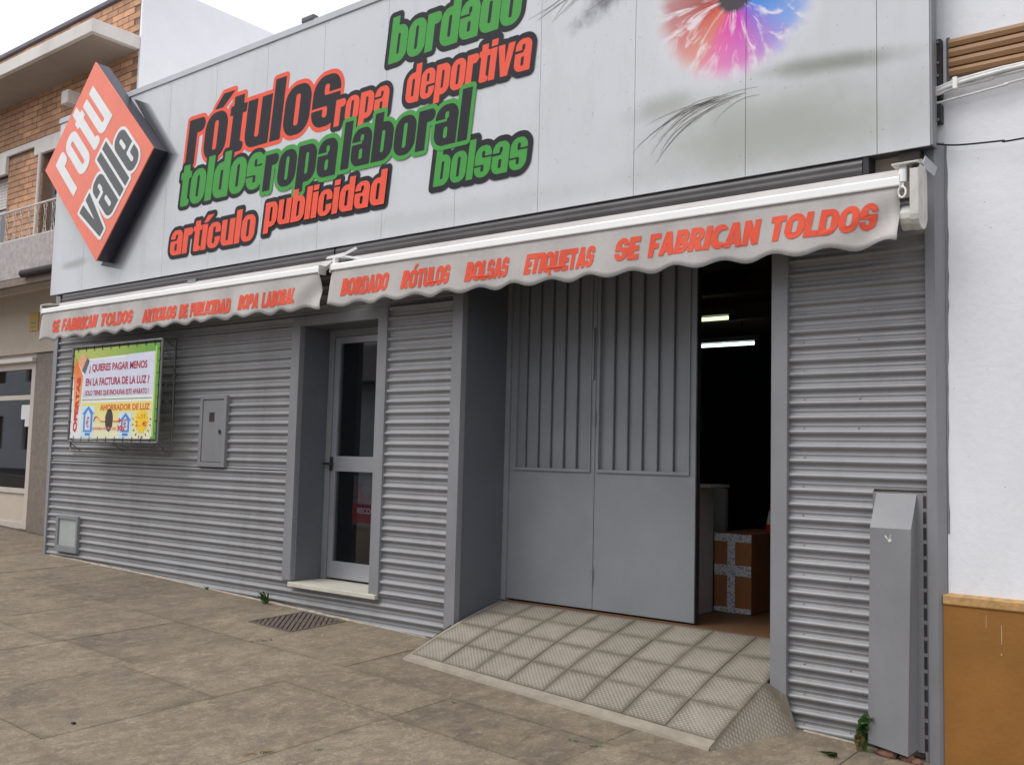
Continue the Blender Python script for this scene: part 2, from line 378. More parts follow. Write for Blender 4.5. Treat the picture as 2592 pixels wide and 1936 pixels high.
# right hand post: a light front and a darker bevelled return beside the white house
pz = 3.115
obj('corner_post', MB().add([(-1.352,4.962,-.1),(-1.306,4.958,-.1),(-1.274,4.995,-.1),(-1.274,5.02,-.1),(-1.352,5.02,-.1),
   (-1.356,4.962,pz),(-1.308,4.958,pz),(-1.270,4.995,pz),(-1.270,5.02,pz),(-1.356,5.02,pz)],
   [(0,1,6,5),(1,2,7,6),(2,3,8,7),(4,0,5,9),(9,5,6,7,8)]), GREYP, shop)
# perforated strip between post and metal cover
sp = MB(); sp.box(-1.372, -1.357, 4.972, 4.999, .1, 1.392)
obj('slotted_strip', sp, GREYP, shop)
sl = MB()
z = .17
while z < 1.36:
    sl.box(-1.3722-.003, -1.3605, 4.9702, 4.9722, z, z+.058); z += .0765
obj('slot', sl, BLACKM, shop, kind='stuff')
# recess of the glass door
DY = 5.34
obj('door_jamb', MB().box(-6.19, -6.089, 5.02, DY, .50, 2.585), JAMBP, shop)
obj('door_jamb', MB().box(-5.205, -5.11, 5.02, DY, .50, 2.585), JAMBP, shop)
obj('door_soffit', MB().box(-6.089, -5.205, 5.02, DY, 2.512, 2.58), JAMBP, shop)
bx('doorstep', -6.088, -5.118, 4.945, 5.40, .478, .512, MARBLE, bevel=.004)
# recess of the gateway
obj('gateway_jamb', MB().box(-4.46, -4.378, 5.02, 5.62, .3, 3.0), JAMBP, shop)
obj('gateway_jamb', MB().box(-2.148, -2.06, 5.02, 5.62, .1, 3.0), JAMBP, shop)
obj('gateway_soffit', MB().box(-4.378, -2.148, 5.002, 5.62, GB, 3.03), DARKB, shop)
# shell behind the cladding
sh = MB()
for x0, x1, z0, z1 in ((XL+.02,-6.19,.0,3.12),(-6.19,-5.11,.0,.478),(-6.19,-5.11,2.586,3.12),(-5.11,-4.46,.0,3.12),(-4.46,-2.06,3.0,3.12),(-2.06,-1.3,-.2,3.11)):
    sh.box(x0, x1, 5.022, 5.2, z0, z1)
sh.box(-10.0, -9.8, 5.2, 12.5, 0, 4.8); sh.box(-1.5, -1.3, 5.2, 12.5, 0, 4.8); sh.box(-10.0, -1.3, 12.3, 12.5, 0, 4.8)
sh.box(-10.0, -1.55, 5.0, 5.2, 3.12, 4.86)
obj('wall', sh, BEIGE, shop)
obj('roof', MB().box(-9.98, -1.3, 5.2, 12.5, 4.7, 4.82), CREAM, shop)
obj('interior_floor', MB().box(-9.8, -1.5, 5.46, 12.3, .4, GD), FLOORW, shop)
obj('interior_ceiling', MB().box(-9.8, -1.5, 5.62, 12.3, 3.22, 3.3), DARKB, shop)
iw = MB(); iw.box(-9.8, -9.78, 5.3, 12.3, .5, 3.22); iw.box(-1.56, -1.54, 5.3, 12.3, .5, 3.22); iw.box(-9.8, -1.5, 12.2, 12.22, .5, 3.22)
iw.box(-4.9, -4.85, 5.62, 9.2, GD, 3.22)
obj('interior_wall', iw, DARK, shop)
for k in range(3): bx('ceiling_beam', -9.7, -1.6, 6.6+k*1.5, 6.72+k*1.5, 3.06, 3.22, DARKB, bevel=0)
# strip of plain wall and dark steel under the sign's right end
obj('plain_wall_strip', MB().box(-1.60, -1.40, 4.985, 5.0, 2.862, 3.12), BEIGE, shop)
# small screws on the right hand sheets
scw = MB(); random.seed(5)
for k in range(36):
    z = .18 + k*PIT
    if k % 2: continue
    for x in ((-1.98, -1.74) if z < 1.35 else (-1.98, -1.69)):
        if random.random() < .3 and x > -1.8: continue
        scw.bar((x+random.uniform(-.01,.01), 4.998, z), (x, 4.9935, z), .008, n=6)
obj('screw', scw, GREYP, shop, kind='stuff')

# ------------------------------------------------------------------ sheet metal cover (boxed duct) at the right end
du = thing('metal_cable_cover', 'tall narrow grey metal cover with a sloping top on the ribbed wall', 'metal cover', (-1.48, 4.95, .17))
obj('backing_plate', MB().box(-1.616, -1.373, 4.972, 4.996, .16, 1.388), GREYP, du)
zt, zk, zb = 1.382, 1.215, .172
hb = MB().add([(-1.598,4.972,zt),(-1.405,4.972,zt),(-1.598,4.875,zk),(-1.405,4.875,zk),(-1.612,4.875,zb+.012),(-1.425,4.875,zb-.018),(-1.598,4.972,zb+.012),(-1.405,4.972,zb)],
   [(0,1,3,2),(2,3,5,4),(0,2,4,6),(1,7,5,3),(4,5,7,6)])
obj('front_plate', hb, GREYP, du)
obj('scratch_mark', MB().add([(-1.515,4.874,1.16),(-1.50,4.874,1.168),(-1.495,4.874,1.155),(-1.508,4.874,1.148), (-1.53,4.874,1.178),(-1.524,4.874,1.182),(-1.512,4.874,1.166),(-1.517,4.874,1.162),(-1.500,4.874,1.185),(-1.497,4.874,1.187),(-1.503,4.874,1.168),(-1.506,4.874,1.168)], [(0,1,2,3),(4,5,6,7),(8,9,10,11)]), PAPER, du)

# ------------------------------------------------------------------ glass door
gd = thing('glass_door', 'narrow aluminium door with two dark glass panes set back in the ribbed wall', 'door', (-5.65, DY, .515))
a, b = -6.089, -5.205
fy0, fy1 = DY-.05, DY
fr = MB(); fr.box(a, a+.055, fy0-.012, fy1, .515, 2.512); fr.box(b-.075, b, fy0-.012, fy1, .515, 2.512); fr.box(a+.055, b-.075, fy0-.012, fy1, 2.455, 2.512)
obj('frame', fr, GREYP, gd, bevel=.002)
la, lb = a+.06, b-.08
zz = [.53, .66, 1.372, 1.492, 2.40, 2.452]
lf = MB(); lf.box(la, la+.05, fy0, fy1, zz[0], zz[5]); lf.box(lb-.285, lb-.235, fy0, fy1, zz[0], zz[5]) if False else None
lf.box(lb-.05, lb, fy0, fy1, zz[0], zz[5])
for z0, z1 in ((zz[0], zz[1]), (zz[2], zz[3]), (zz[4], zz[5])): lf.box(la+.05, lb-.05, fy0+.001, fy1-.001, z0, z1)
obj('leaf_frame', lf, ALU, gd, bevel=.002)
for z0, z1 in ((zz[1], zz[2]), (zz[3], zz[4])):
    obj('pane', MB().box(la+.05, lb-.05, fy0+.02, fy0+.024, z0, z1), GLASS, gd)
hd = MB(); hx = -6.02
hd.box(hx-.014, hx+.014, fy0-.012, fy0-.001, 1.375, 1.485); hd.bar((hx-.05, fy0-.04, 1.43), (hx+.055, fy0-.04, 1.43), .022, n=8); hd.bar((hx, fy0-.045, 1.43), (hx, fy0, 1.43), .022, n=8)
obj('handle', hd, BLACKM, gd)

# ------------------------------------------------------------------ folding metal gate
gt = thing('metal_gate', 'tall grey folding gate with slats above plain sheets, closing half the gateway', 'gate', (-3.6, GF, GD))
ga, gb_, gc = -4.378, -3.613, -2.865
obj('gate_post', MB().box(-4.378, -4.343, GF-.02, GF+.05, GD-.01, GB), GREYD, gt, bevel=.002)
for x0, x1, fins in ((-4.340, -3.618, [-4.205,-4.095,-3.986,-3.876,-3.769]), (-3.614, -2.865, [-3.473,-3.363,-3.253,-3.139,-3.025])):
    lf = thing('gate_leaf', None, None, ((x0+x1)/2, GF, GD)); lf.parent = gt; lf.location = Vector(((x0+x1)/2, GF, GD)) - gt.location
    ia, ib, zb_, ztop = x0+.052 if x0 < -4 else x0+.028, x1-.038 if x0 < -4 else x1-.05, 1.445, GB-.09
    f = MB(); yf = GF
    f.box(x0, x1, yf, yf+.04, GD+.012, zb_-.012)
    f.box(x0, ia, yf, yf+.04, zb_-.012, GB-.005); f.box(ib, x1, yf, yf+.04, zb_-.012, GB-.005); f.box(ia, ib, yf, yf+.04, ztop, GB-.005)
    obj('leaf_frame', f, GREYD, lf, bevel=.0015)
    r_ = MB()                       # thin raised bead round the slatted field
    r_.box(ia-.008, ib+.008, yf-.012, yf-.0005, zb_-.016, zb_+.004); r_.box(ib-.004, ib+.008, yf-.012, yf-.0005, zb_+.004, ztop); r_.box(ia-.008, ia+.004, yf-.012, yf-.0005, zb_+.004, ztop)
    obj('bead', r_, GREYD, lf)
    obj('backing_sheet', MB().box(ia-.002, ib+.002, yf+.030, yf+.034, zb_-.01, ztop+.01), GREYD, lf)
    xs_ = [ia] + fins + [ib]
    for k in range(len(xs_)-1):     # each slat leans out towards its right edge
        p, q = xs_[k], xs_[k+1]-.002
        s = MB().add([(p, yf+.022, zb_), (q, yf+.006, zb_), (q, yf+.010, zb_), (p, yf+.026, zb_), (p, yf+.022, ztop), (q, yf+.006, ztop), (q, yf+.010, ztop), (p, yf+.026, ztop),
              (q-.005, yf-.004, zb_), (q, yf-.004, zb_), (q-.005, yf+.012, zb_), (q-.005, yf-.004, ztop), (q, yf-.004, ztop), (q-.005, yf+.012, ztop)],
              [(0,1,5,4),(2,3,7,6),(0,4,7,3),(8,9,12,11),(9,2,6,12),(10,8,11,13),(4,5,6,7)])
        obj('slat', s, GREYD, lf)
hg = MB()
hg.bar((-3.616, GF-.008, 1.745), (-3.616, GF-.008, 1.84), .014, n=8); obj('hinge', hg, GREYD, gt)
obj('hinge', MB().bar((-3.616, GF-.008, .70), (-3.616, GF-.008, .80), .014, n=8), GREYD, gt)
obj('latch', MB().box(-3.640, -3.626, GF-.02, GF-.001, 2.05, 2.40), GREYD, gt, bevel=.003)
obj('door_edge', MB().box(-2.8655, -2.858, GF-.004, GF+.045, GD+.01, GB-.005), BLACKM, gt)

# ------------------------------------------------------------------ tiled ramp in the gateway
rp = thing('entrance_ramp', 'tiled cement ramp with studded tiles leading up into the open gateway', 'ramp', (-3.3, 4.7, .2))
BL, BR_ = Vector((-4.376, 5.47, .512)), Vector((-2.150, 5.47, .510))
FL, FR = Vector((-4.33, 4.455, .262)), Vector((-2.185, 4.345, .160))
def P_(u, v, dz=0): # u along x, v from front (0) to back (1)
    p = FL.lerp(FR, u).lerp(BL.lerp(BR_, u), v); p = Vector(p); p.z += .035*math.sin(math.pi*v)*.6 + dz; return p
base = MB(); nu, nv = 8, 8
for i in range(nu+1):
    for j in range(nv+1): base.v.append(tuple(P_(i/nu, j/nv, -.003)))
for i in range(nu):
    for j in range(nv): base.f.append((i*(nv+1)+j, (i+1)*(nv+1)+j, (i+1)*(nv+1)+j+1, i*(nv+1)+j+1))
n0 = len(base.v)
for i in range(nu+1): p = P_(i/nu, 0); base.v.append((p.x, p.y-.012, gz(p.x, p.y)-.01))
for i in range(nu): base.f.append((i*(nv+1), n0+i, n0+i+1, (i+1)*(nv+1)))
obj('mortar_bed', base, MORT2, rp, smooth=True)
fl = (-4.50, 4.97, gz(-4.50, 4.97)-.004); ap = tuple(P_(0, .51))
obj('side_wedge', MB().add([tuple(P_(0,0,-.002)), fl, (-4.379, 4.96, ap[2]-.01), (P_(0,0).x, P_(0,0).y, .2), (-4.56,4.9,.2)], [(0,1,2),(0,3,1)]), MORT2, rp)
apr = (-2.150, 4.962, P_(1, .548).z-.004)
C_ = (-1.995, 4.955, gz(-1.995, 4.955)-.004); D_ = (FR.x+.012, FR.y-.006, gz(FR.x, FR.y)-.005)
sidept = [tuple(P_(.9985, t/6*.548, -.003)) for t in range(7)]
wd = MB().add(sidept+[D_, C_, (-2.06,4.962,apr[2]-.05)], [(0,1,7)]+[(k,k+1,8) for k in range(1,6)]+[(1,8,7),(6,9,8)])
obj('side_wedge', wd, TILE, rp)
cols = [.012+ .1225*k for k in range(9)]; cols[-1] = 1.0
rws = [.05, .275, .515, .755, .985]
for i in range(8):
    for j in range(4):
        g = .0016; u0, u1 = cols[i]+g*.6, cols[i+1]-g*.6; v0, v1 = rws[j]+g, rws[j+1]-g
        t = random.uniform(0, .003)
        c4 = [P_(u0,v0,t), P_(u1,v0,t), P_(u1,v1,t), P_(u0,v1,t), ((P_(u0,v0,t)+P_(u1,v1,t))/2)]
        mid = [P_((u0+u1)/2, v0, t), P_(u1, (v0+v1)/2, t), P_((u0+u1)/2, v1, t), P_(u0, (v0+v1)/2, t), P_((u0+u1)/2, (v0+v1)/2, t)]
        top = [c4[0], mid[0], c4[1], mid[1], c4[2], mid[2], c4[3], mid[3]]
        vs = [tuple(p) for p in top] + [tuple(mid[4])] + [(p.x, p.y, p.z-.012) for p in top]
        fs = [(0,1,8,7),(1,2,3,8),(8,3,4,5),(7,8,5,6)] + [(k, 9+k, 9+(k+1) % 8, (k+1) % 8) for k in range(8)]
        obj('tile', MB().add(vs, fs), TILE, rp)

# crumbling mortar left along the foot of the wall
random.seed(17); mf = MB(); x = -9.9; prev = None
while x < -1.66:
    if not (-4.62 < x < -1.98):
        w_ = .006+.016*abs(mnoise.noise(Vector((x*3.1, 4, 0))))*random.uniform(.5,1.5); h_ = .003+.012*abs(mnoise.noise(Vector((x*2.3, 9, 0))))
        cur = [(x, 4.99, gz(x,4.99)+h_+.004), (x, 4.982-w_, gz(x,4.96)+h_*.5+.002), (x, 4.975-w_*1.6, gz(x,4.95)-.003)]
        if prev: mf.add(prev+cur, [(0,1,4,3),(1,2,5,4)])
        prev = cur
    else: prev = None
    x += random.uniform(.02, .05)
obj('mortar_crumbs', mf, mat('pale_mortar_crumbs', (.36,.31,.25), .95, 0, .35, 25, .6, 60), pav, kind='stuff')

# ------------------------------------------------------------------ floor grate
gg = thing('drain_grate', 'square rusty iron drain grate set in the pavement at the foot of the ribbed wall', 'drain grate', (-5.63, 4.68, .29))
def gp(x, y, dz): return (x, y, gz(x, y)+dz)
obj('drain_pit', MB().add([gp(GR[0],GR[2],-.006),gp(GR[1],GR[2],-.006),gp(GR[1],GR[3],-.006),gp(GR[0],GR[3],-.006)], [(0,1,2,3)]), DARK, gg)
f = MB()
for p, q in (((GR[0],GR[2]),(GR[1],GR[2])),((GR[1],GR[2]),(GR[1],GR[3])),((GR[1],GR[3]),(GR[0],GR[3])),((GR[0],GR[3]),(GR[0],GR[2]))):
    f.bar(gp(*p,-.001), gp(*q,-.001), .02, .012)
obj('grate_frame', f, RUST, gg)
S_ = GR[1]-GR[0]; S2 = GR[3]-GR[2]; nb = 19
for k in range(1, nb):
    t = k/nb*2
    p = (0, t) if t <= 1 else (t-1, 1); q = (t, 0) if t <= 1 else (1, t-1)
    P0 = (GR[0]+p[0]*S_, GR[2]+p[1]*S2); P1 = (GR[0]+q[0]*S_, GR[2]+q[1]*S2)
    b_ = MB().bar(gp(*P0,-.002), gp(*P1,-.002), .026, .010); obj('grate_bar', b_, RUST, gg)
obj('cross_bar', MB().bar(gp(GR[0], GR[2], -.0015), gp(GR[1], GR[3], -.0015), .018, .010), RUST, gg)

# ------------------------------------------------------------------ meter cabinet, hatch
mc = thing('meter_cabinet', 'tall narrow grey meter cabinet with a small dark window, on the ribbed wall', 'cabinet', (-7.18, 4.96, 1.37))
f = MB(); f.box(-7.375,-7.335,4.955,5.0,1.372,1.982); f.box(-7.035,-6.993,4.955,5.0,1.372,1.982); f.box(-7.335,-7.035,4.955,5.0,1.372,1.412); f.box(-7.335,-7.035,4.953,5.0,1.950,1.984)
obj('frame', f, GREYP, mc, bevel=.003)
dr = obj('door', MB().box(-7.331,-7.039,4.962,4.985,1.416,1.946), GREYP, mc, bevel=.003)
obj('window', MB().box(-7.238,-7.166,4.9595,4.9615,1.758,1.838), BLACKM, dr)
obj('lock', MB().bar((-7.075,4.962,1.68),(-7.075,4.950,1.68),.022,n=10).box(-7.085,-7.065,4.952,4.958,1.655,1.672), BLACKM, dr)
hh = thing('wall_hatch', 'small pale grey hatch in a frame low on the left end of the ribbed wall', 'hatch', (-9.55, 4.97, .47))
f = MB(); f.box(-9.77,-9.722,4.958,5.0,.47,.83); f.box(-9.372,-9.34,4.958,5.0,.47,.83); f.box(-9.722,-9.372,4.958,5.0,.795,.83); f.box(-9.722,-9.372,4.956,5.0,.47,.53)
obj('frame', f, GREYP, hh, bevel=.003)
obj('hatch_door', MB().box(-9.72,-9.374,4.974,4.978,.532,.793), mat('frosted_hatch', (.40,.43,.42), .4, 0, .08, 6), hh)

# ------------------------------------------------------------------ lettering: heavy condensed lower case, drawn as distance fields
def rr(x, z, x0, x1, z0, z1, r=0):
    r = max(0, min(r, (x1-x0)/2-1e-4, (z1-z0)/2-1e-4))
    dx = np.abs(x-(x0+x1)/2)-(x1-x0)/2+r; dz = np.abs(z-(z0+z1)/2)-(z1-z0)/2+r
    return np.hypot(np.maximum(dx, 0), np.maximum(dz, 0)) + np.minimum(np.maximum(dx, dz), 0) - r
def poly(x, z, pts):
    d = np.full(x.shape, 1e9); s = np.ones(x.shape); n = len(pts)
    for i in range(n):
        a, b = pts[i], pts[i-1]; ex, ez = b[0]-a[0], b[1]-a[1]; wx, wz = x-a[0], z-a[1]
        t = np.clip((wx*ex+wz*ez)/(ex*ex+ez*ez), 0, 1); d = np.minimum(d, (wx-ex*t)**2+(wz-ez*t)**2)
        c1, c2, c3 = z >= a[1], z < b[1], ex*wz > ez*wx
        s = np.where((c1 & c2 & c3) | (~c1 & ~c2 & ~c3), -s, s)
    return s*np.sqrt(d)
U_ = lambda *a: np.minimum.reduce(a)
def glyph(ch, x, z, k, h):
    "k, h: horizontal and vertical size of one x-height unit; returns the field and advance"
    R = lambda a, b, c, d, r=0: rr(x, z, a*k, b*k, c*h, d*h, r*min(k, h)*1.1)
    Pg = lambda pts: poly(x, z, [(p*k, q*h) for p, q in pts])
    W, s0, s1, A = .74, .29, .44, 1.27
    slit = lambda a=.2, b=.8: R(s0, s1, a, b, .06)
    sub = lambda a, *b: np.maximum.reduce([a]+[-q for q in b])
    body = lambda: R(0, W, 0, 1, .30)
    if ch in 'oó':
        g = sub(body(), slit(.17, .83)); w_ = W
        if ch == 'ó': g = U_(g, Pg([(.26,1.08),(.52,1.08),(.86,1.36),(.50,1.36)]))
    elif ch == 'l': g, w_ = R(0, .30, 0, A), .30
    elif ch in 'ií':
        g = R(0, .30, 0, 1); w_ = .30
        g = U_(g, R(0, .30, 1.07, A)) if ch == 'i' else U_(g, Pg([(.04,1.07),(.28,1.07),(.62,1.34),(.24,1.34)]))
    elif ch == 't': g = U_(R(.10, .40, .04, 1.2), R(0, .52, .82, 1), R(.10, .52, 0, .19, .12)); w_ = .50
    elif ch == 'r': g = U_(R(0, .30, 0, 1), sub(R(.1, .56, .70, 1, .14), R(-.5, .2, .6, .9))); w_ = .54
    elif ch == 'u': g = U_(sub(R(0, W, 0, 1.4, .26), R(-1, 2, 1, 3), slit(.18, 1.3)), R(.44, W, 0, 1)); w_ = W
    elif ch == 'b': g = U_(sub(body(), slit()), sub(R(0, .30, 0, A))); w_ = W
    elif ch == 'd': g = U_(sub(body(), slit()), R(s1, W, 0, A)); w_ = W
    elif ch == 'p': g = U_(sub(body(), slit()), R(0, .30, -.25, 1)); w_ = W
    elif ch == 'c': g = sub(body(), slit(.17, .83), R(s0+.02, 1, .42, .60)); w_ = W
    elif ch == 'e': g = sub(body(), slit(.56, .84), slit(.16, .45), R(s0+.02, 1, .37, .46)); w_ = W
    elif ch == 'a': g = U_(sub(R(0, W, 0, 1, .28), slit(.64, .84), slit(.16, .46), R(-1, s0+.1, .57, .66)), R(s1, W, 0, .7)); w_ = W
    elif ch == 's':
        g = sub(body(), slit(.62, .84), slit(.16, .38), R(s0+.02, 1, .60, .67), R(-1, s1-.02, .33, .40))
        w_ = W
    elif ch == 'v': g = sub(Pg([(0,1),(.31,1),(.40,.36),(.49,1),(.80,1),(.56,0),(.24,0)])); w_ = .80
    else: return None, .34
    return g, w_
def caps(ch, x, z, k, h):
    "heavy upper case in the manner of a bold geometric sans"
    R = lambda a, b, c, d, r=0: rr(x, z, a*k, b*k, c*h, d*h, r*min(k, h)*1.1)
    Pg = lambda pts: poly(x, z, [(p*k, q*h) for p, q in pts])
    sub = lambda a, *b: np.maximum.reduce([a]+[-q for q in b])
    if ch == 'S': return sub(R(0,.66,0,1,.30), R(.25,.44,.59,.82,.04), R(.22,.41,.18,.41,.04), R(.34,1,.56,.70), R(-1,.32,.30,.44)), .66
    if ch == 'E': return U_(R(0,.25,0,1), R(0,.56,.79,1), R(0,.52,.40,.60), R(0,.56,0,.21)), .56
    if ch == 'F': return U_(R(0,.25,0,1), R(0,.56,.79,1), R(0,.50,.37,.57)), .54
    if ch == 'A': return sub(Pg([(0,0),(.25,1),(.55,1),(.80,0),(.54,0),(.51,.17),(.29,.17),(.26,0)]), Pg([(.335,.36),(.465,.36),(.40,.70)])), .80
    if ch == 'B': return sub(U_(R(0,.64,.46,1,.24), R(0,.68,0,.56,.26), R(0,.3,0,1)), R(.25,.42,.63,.80,.05), R(.25,.44,.20,.38,.05)), .68
    if ch in 'RP':
        g = sub(U_(R(0,.66,.37,1,.28), R(0,.3,.37,1)), R(.25,.43,.57,.80,.07)); g = U_(g, R(0,.25,0,1))
        return (U_(g, Pg([(.24,.42),(.50,.42),(.72,0),(.42,0)])), .70) if ch == 'R' else (g, .64)
    if ch == 'I': return R(0,.26,0,1), .26
    if ch == 'C': return sub(R(0,.74,0,1,.44), R(.26,.95,.22,.78,.22), R(.55,1,.2,.8)) , .60
    if ch == 'N': return U_(R(0,.24,0,1), R(.50,.74,0,1), Pg([(0,1),(.27,1),(.74,0),(.47,0)])), .74
    if ch == 'T': return U_(R(0,.64,.79,1), R(.19,.45,0,1)), .64
    if ch in 'OÓQ':
        g = sub(R(0,.82,0,1,.42), R(.26,.56,.21,.79,.16))
        if ch == 'Ó': g = U_(g, Pg([(.34,1.07),(.50,1.07),(.74,1.30),(.48,1.30)]))
        if ch == 'Q': g = U_(g, Pg([(.38,.28),(.56,.28),(.76,-.14),(.58,-.14)]))
        return g, .82
    if ch == 'L': return U_(R(0,.25,0,1), R(0,.54,0,.21)), .54
    if ch == 'D': return sub(U_(R(0,.76,0,1,.42), R(0,.3,0,1)), R(.25,.50,.20,.80,.14)), .76
    if ch == 'U': return sub(R(0,.72,0,1.5,.30), R(-1,2,1,3), R(.25,.47,.22,2,.11)), .72
    return None, .42
def contours(F_, xs, zs, lev):
    "closed iso-lines of a grid, as lists of points"
    G = F_ - lev; nx, nz = G.shape; seg = {}
    sgn = G < 0
    def key(i, j, e): return (i, j, 0) if e == 0 else (i+1, j, 1) if e == 1 else (i, j+1, 0) if e == 2 else (i, j, 1)
    def pt(k):
        i, j, e = k
        if e == 0: a, b = G[i, j], G[i+1, j]; t = a/(a-b); return (xs[i]+(xs[i+1]-xs[i])*t, zs[j])
        a, b = G[i, j], G[i, j+1]; t = a/(a-b); return (xs[i], zs[j]+(zs[j+1]-zs[j])*t)
    T = {1:[(3,0)],2:[(0,1)],3:[(3,1)],4:[(1,2)],6:[(0,2)],7:[(3,2)],8:[(2,3)],9:[(2,0)],11:[(2,1)],12:[(1,3)],13:[(1,0)],14:[(0,3)]}
    c = sgn[:-1,:-1]*1 + sgn[1:,:-1]*2 + sgn[1:,1:]*4 + sgn[:-1,1:]*8
    for i, j in zip(*np.nonzero((c > 0) & (c < 15))):
        v = int(c[i, j]); m = G[i:i+2, j:j+2].mean() < 0
        if v == 5: s_ = [(3,2),(1,0)] if m else [(3,0),(1,2)]
        elif v == 10: s_ = [(0,3),(2,1)] if m else [(0,1),(2,3)]
        else: s_ = T[v]
        for a, b in s_: seg[key(i, j, a)] = key(i, j, b)
    loops = []
    while seg:
        st, nx_ = next(iter(seg.items())); L = [st]; cur = seg.pop(st)
        while cur != st and cur in seg: L.append(cur); cur = seg.pop(cur)
        if len(L) > 5: loops.append([pt(k) for k in L])
    return loops
def dp(P, eps):
    if len(P) < 3: return P
    a, b = np.array(P[0]), np.array(P[-1]); v = b-a; n = np.hypot(*v) or 1e-9; Q = np.array(P)
    d = np.abs(v[0]*(Q[:,1]-a[1])-v[1]*(Q[:,0]-a[0]))/n if n > 1e-8 else np.hypot(*(Q-a).T)
    i = int(d.argmax())
    return dp(P[:i+1], eps)[:-1] + dp(P[i:], eps) if d[i] > eps else [P[0], P[-1]]
def simp(L, eps):
    h = len(L)//2; return dp(L[:h+1], eps)[:-1] + dp(L[h:]+[L[0]], eps)[:-1]
def fill(loops):
    "flat mesh (x, z in the first two coordinates) with holes"
    cu = bpy.data.curves.new('c', 'CURVE'); cu.dimensions = '2D'; cu.fill_mode = 'BOTH'
    for L in loops:
        if len(L) < 3: continue
        s = cu.splines.new('POLY'); s.points.add(len(L)-1); s.use_cyclic_u = True
        for i, p in enumerate(L): s.points[i].co = (p[0], p[1], 0, 1)
    o = bpy.data.objects.new('c', cu); link(o); bpy.context.view_layer.update()
    me = bpy.data.meshes.new_from_object(o.evaluated_get(bpy.context.evaluated_depsgraph_get()))
    bpy.data.objects.remove(o); return me
def word_field(text, width, h, gap=.055, step=None, pad=.09, gl=None):
    wu = 0; glyph = gl or globals()['glyph']
    for ch in text: wu += glyph(ch, np.zeros((1,1)), np.zeros((1,1)), 1, 1)[1] + gap
    k = width/(wu-gap); step = step or h/46
    xs = np.arange(-pad, width+pad, step); zs = np.arange(-.25*h-pad, 1.4*h+pad, step)
    X, Z = np.meshgrid(xs, zs, indexing='ij'); Fd = np.full(X.shape, 1e3); cx = 0
    for ch in text:
        i0, i1 = np.searchsorted(xs, (cx-.1, cx+k+.14)); g, w_ = glyph(ch, X[i0:i1]-cx*1.0, Z[i0:i1], k, h)
        if g is not None: Fd[i0:i1] = np.minimum(Fd[i0:i1], g)
        cx += (w_+gap)*k
    return Fd, xs, zs
def remap(me, fn):
    for v in me.vertices: v.co = fn(v.co.x, v.co.y)
    me.update(); return me
def word(text, x0, x1, zb, h, y, mfill, mhalo, halo, parent, shear=.12, fn=None, name='lettering', grow=0, gap=.055, lift=.0003, gl=None):
    Fd, xs, zs = word_field(text, x1-x0, h, gap, gl=gl)
    res = []
    for lev, m, dy in ((halo, mhalo, 0), (grow, mfill, lift)):
        if m is None: continue
        L = [simp(l, .0007) for l in contours(Fd, xs, zs, lev)]
        me = fill(L)
        remap(me, fn(dy) if fn else (lambda a, b: Vector((x0+a+shear*b, y-dy, zb+b))))
        res.append(obj('word_outline' if m is mhalo and mfill else name, me, m, parent))
    return res
_fc = {}
def text_mesh(body, bold=.022, shear=0, space=1.0):
    cu = bpy.data.curves.new('t', 'FONT'); cu.body = body; cu.offset = bold; cu.shear = shear; cu.space_character = space; cu.resolution_u = 4
    o = bpy.data.objects.new('t', cu); link(o); bpy.context.view_layer.update()
    me = bpy.data.meshes.new_from_object(o.evaluated_get(bpy.context.evaluated_depsgraph_get())); bpy.data.objects.remove(o); return me
def text(body, x0, x1, zb, zh, y, m, parent, bold=.022, shear=0, fn=None, name='lettering', space=1.0, capref=None):
    "text stretched to x0..x1; zh is the height of its capitals (0.73 em)"
    me = text_mesh(body, bold, shear, space)
    xs = [v.co.x for v in me.vertices]; a, b = min(xs), max(xs); kz = zh/(.729+2*bold); kx = (x1-x0)/(b-a)
    f = fn or (lambda X, Z: Vector((X, y, Z)))
    for v in me.vertices: v.co = f(x0+(v.co.x-a)*kx, zb+(v.co.y+bold)*kz)
    me.update(); return obj(name, me, m, parent)

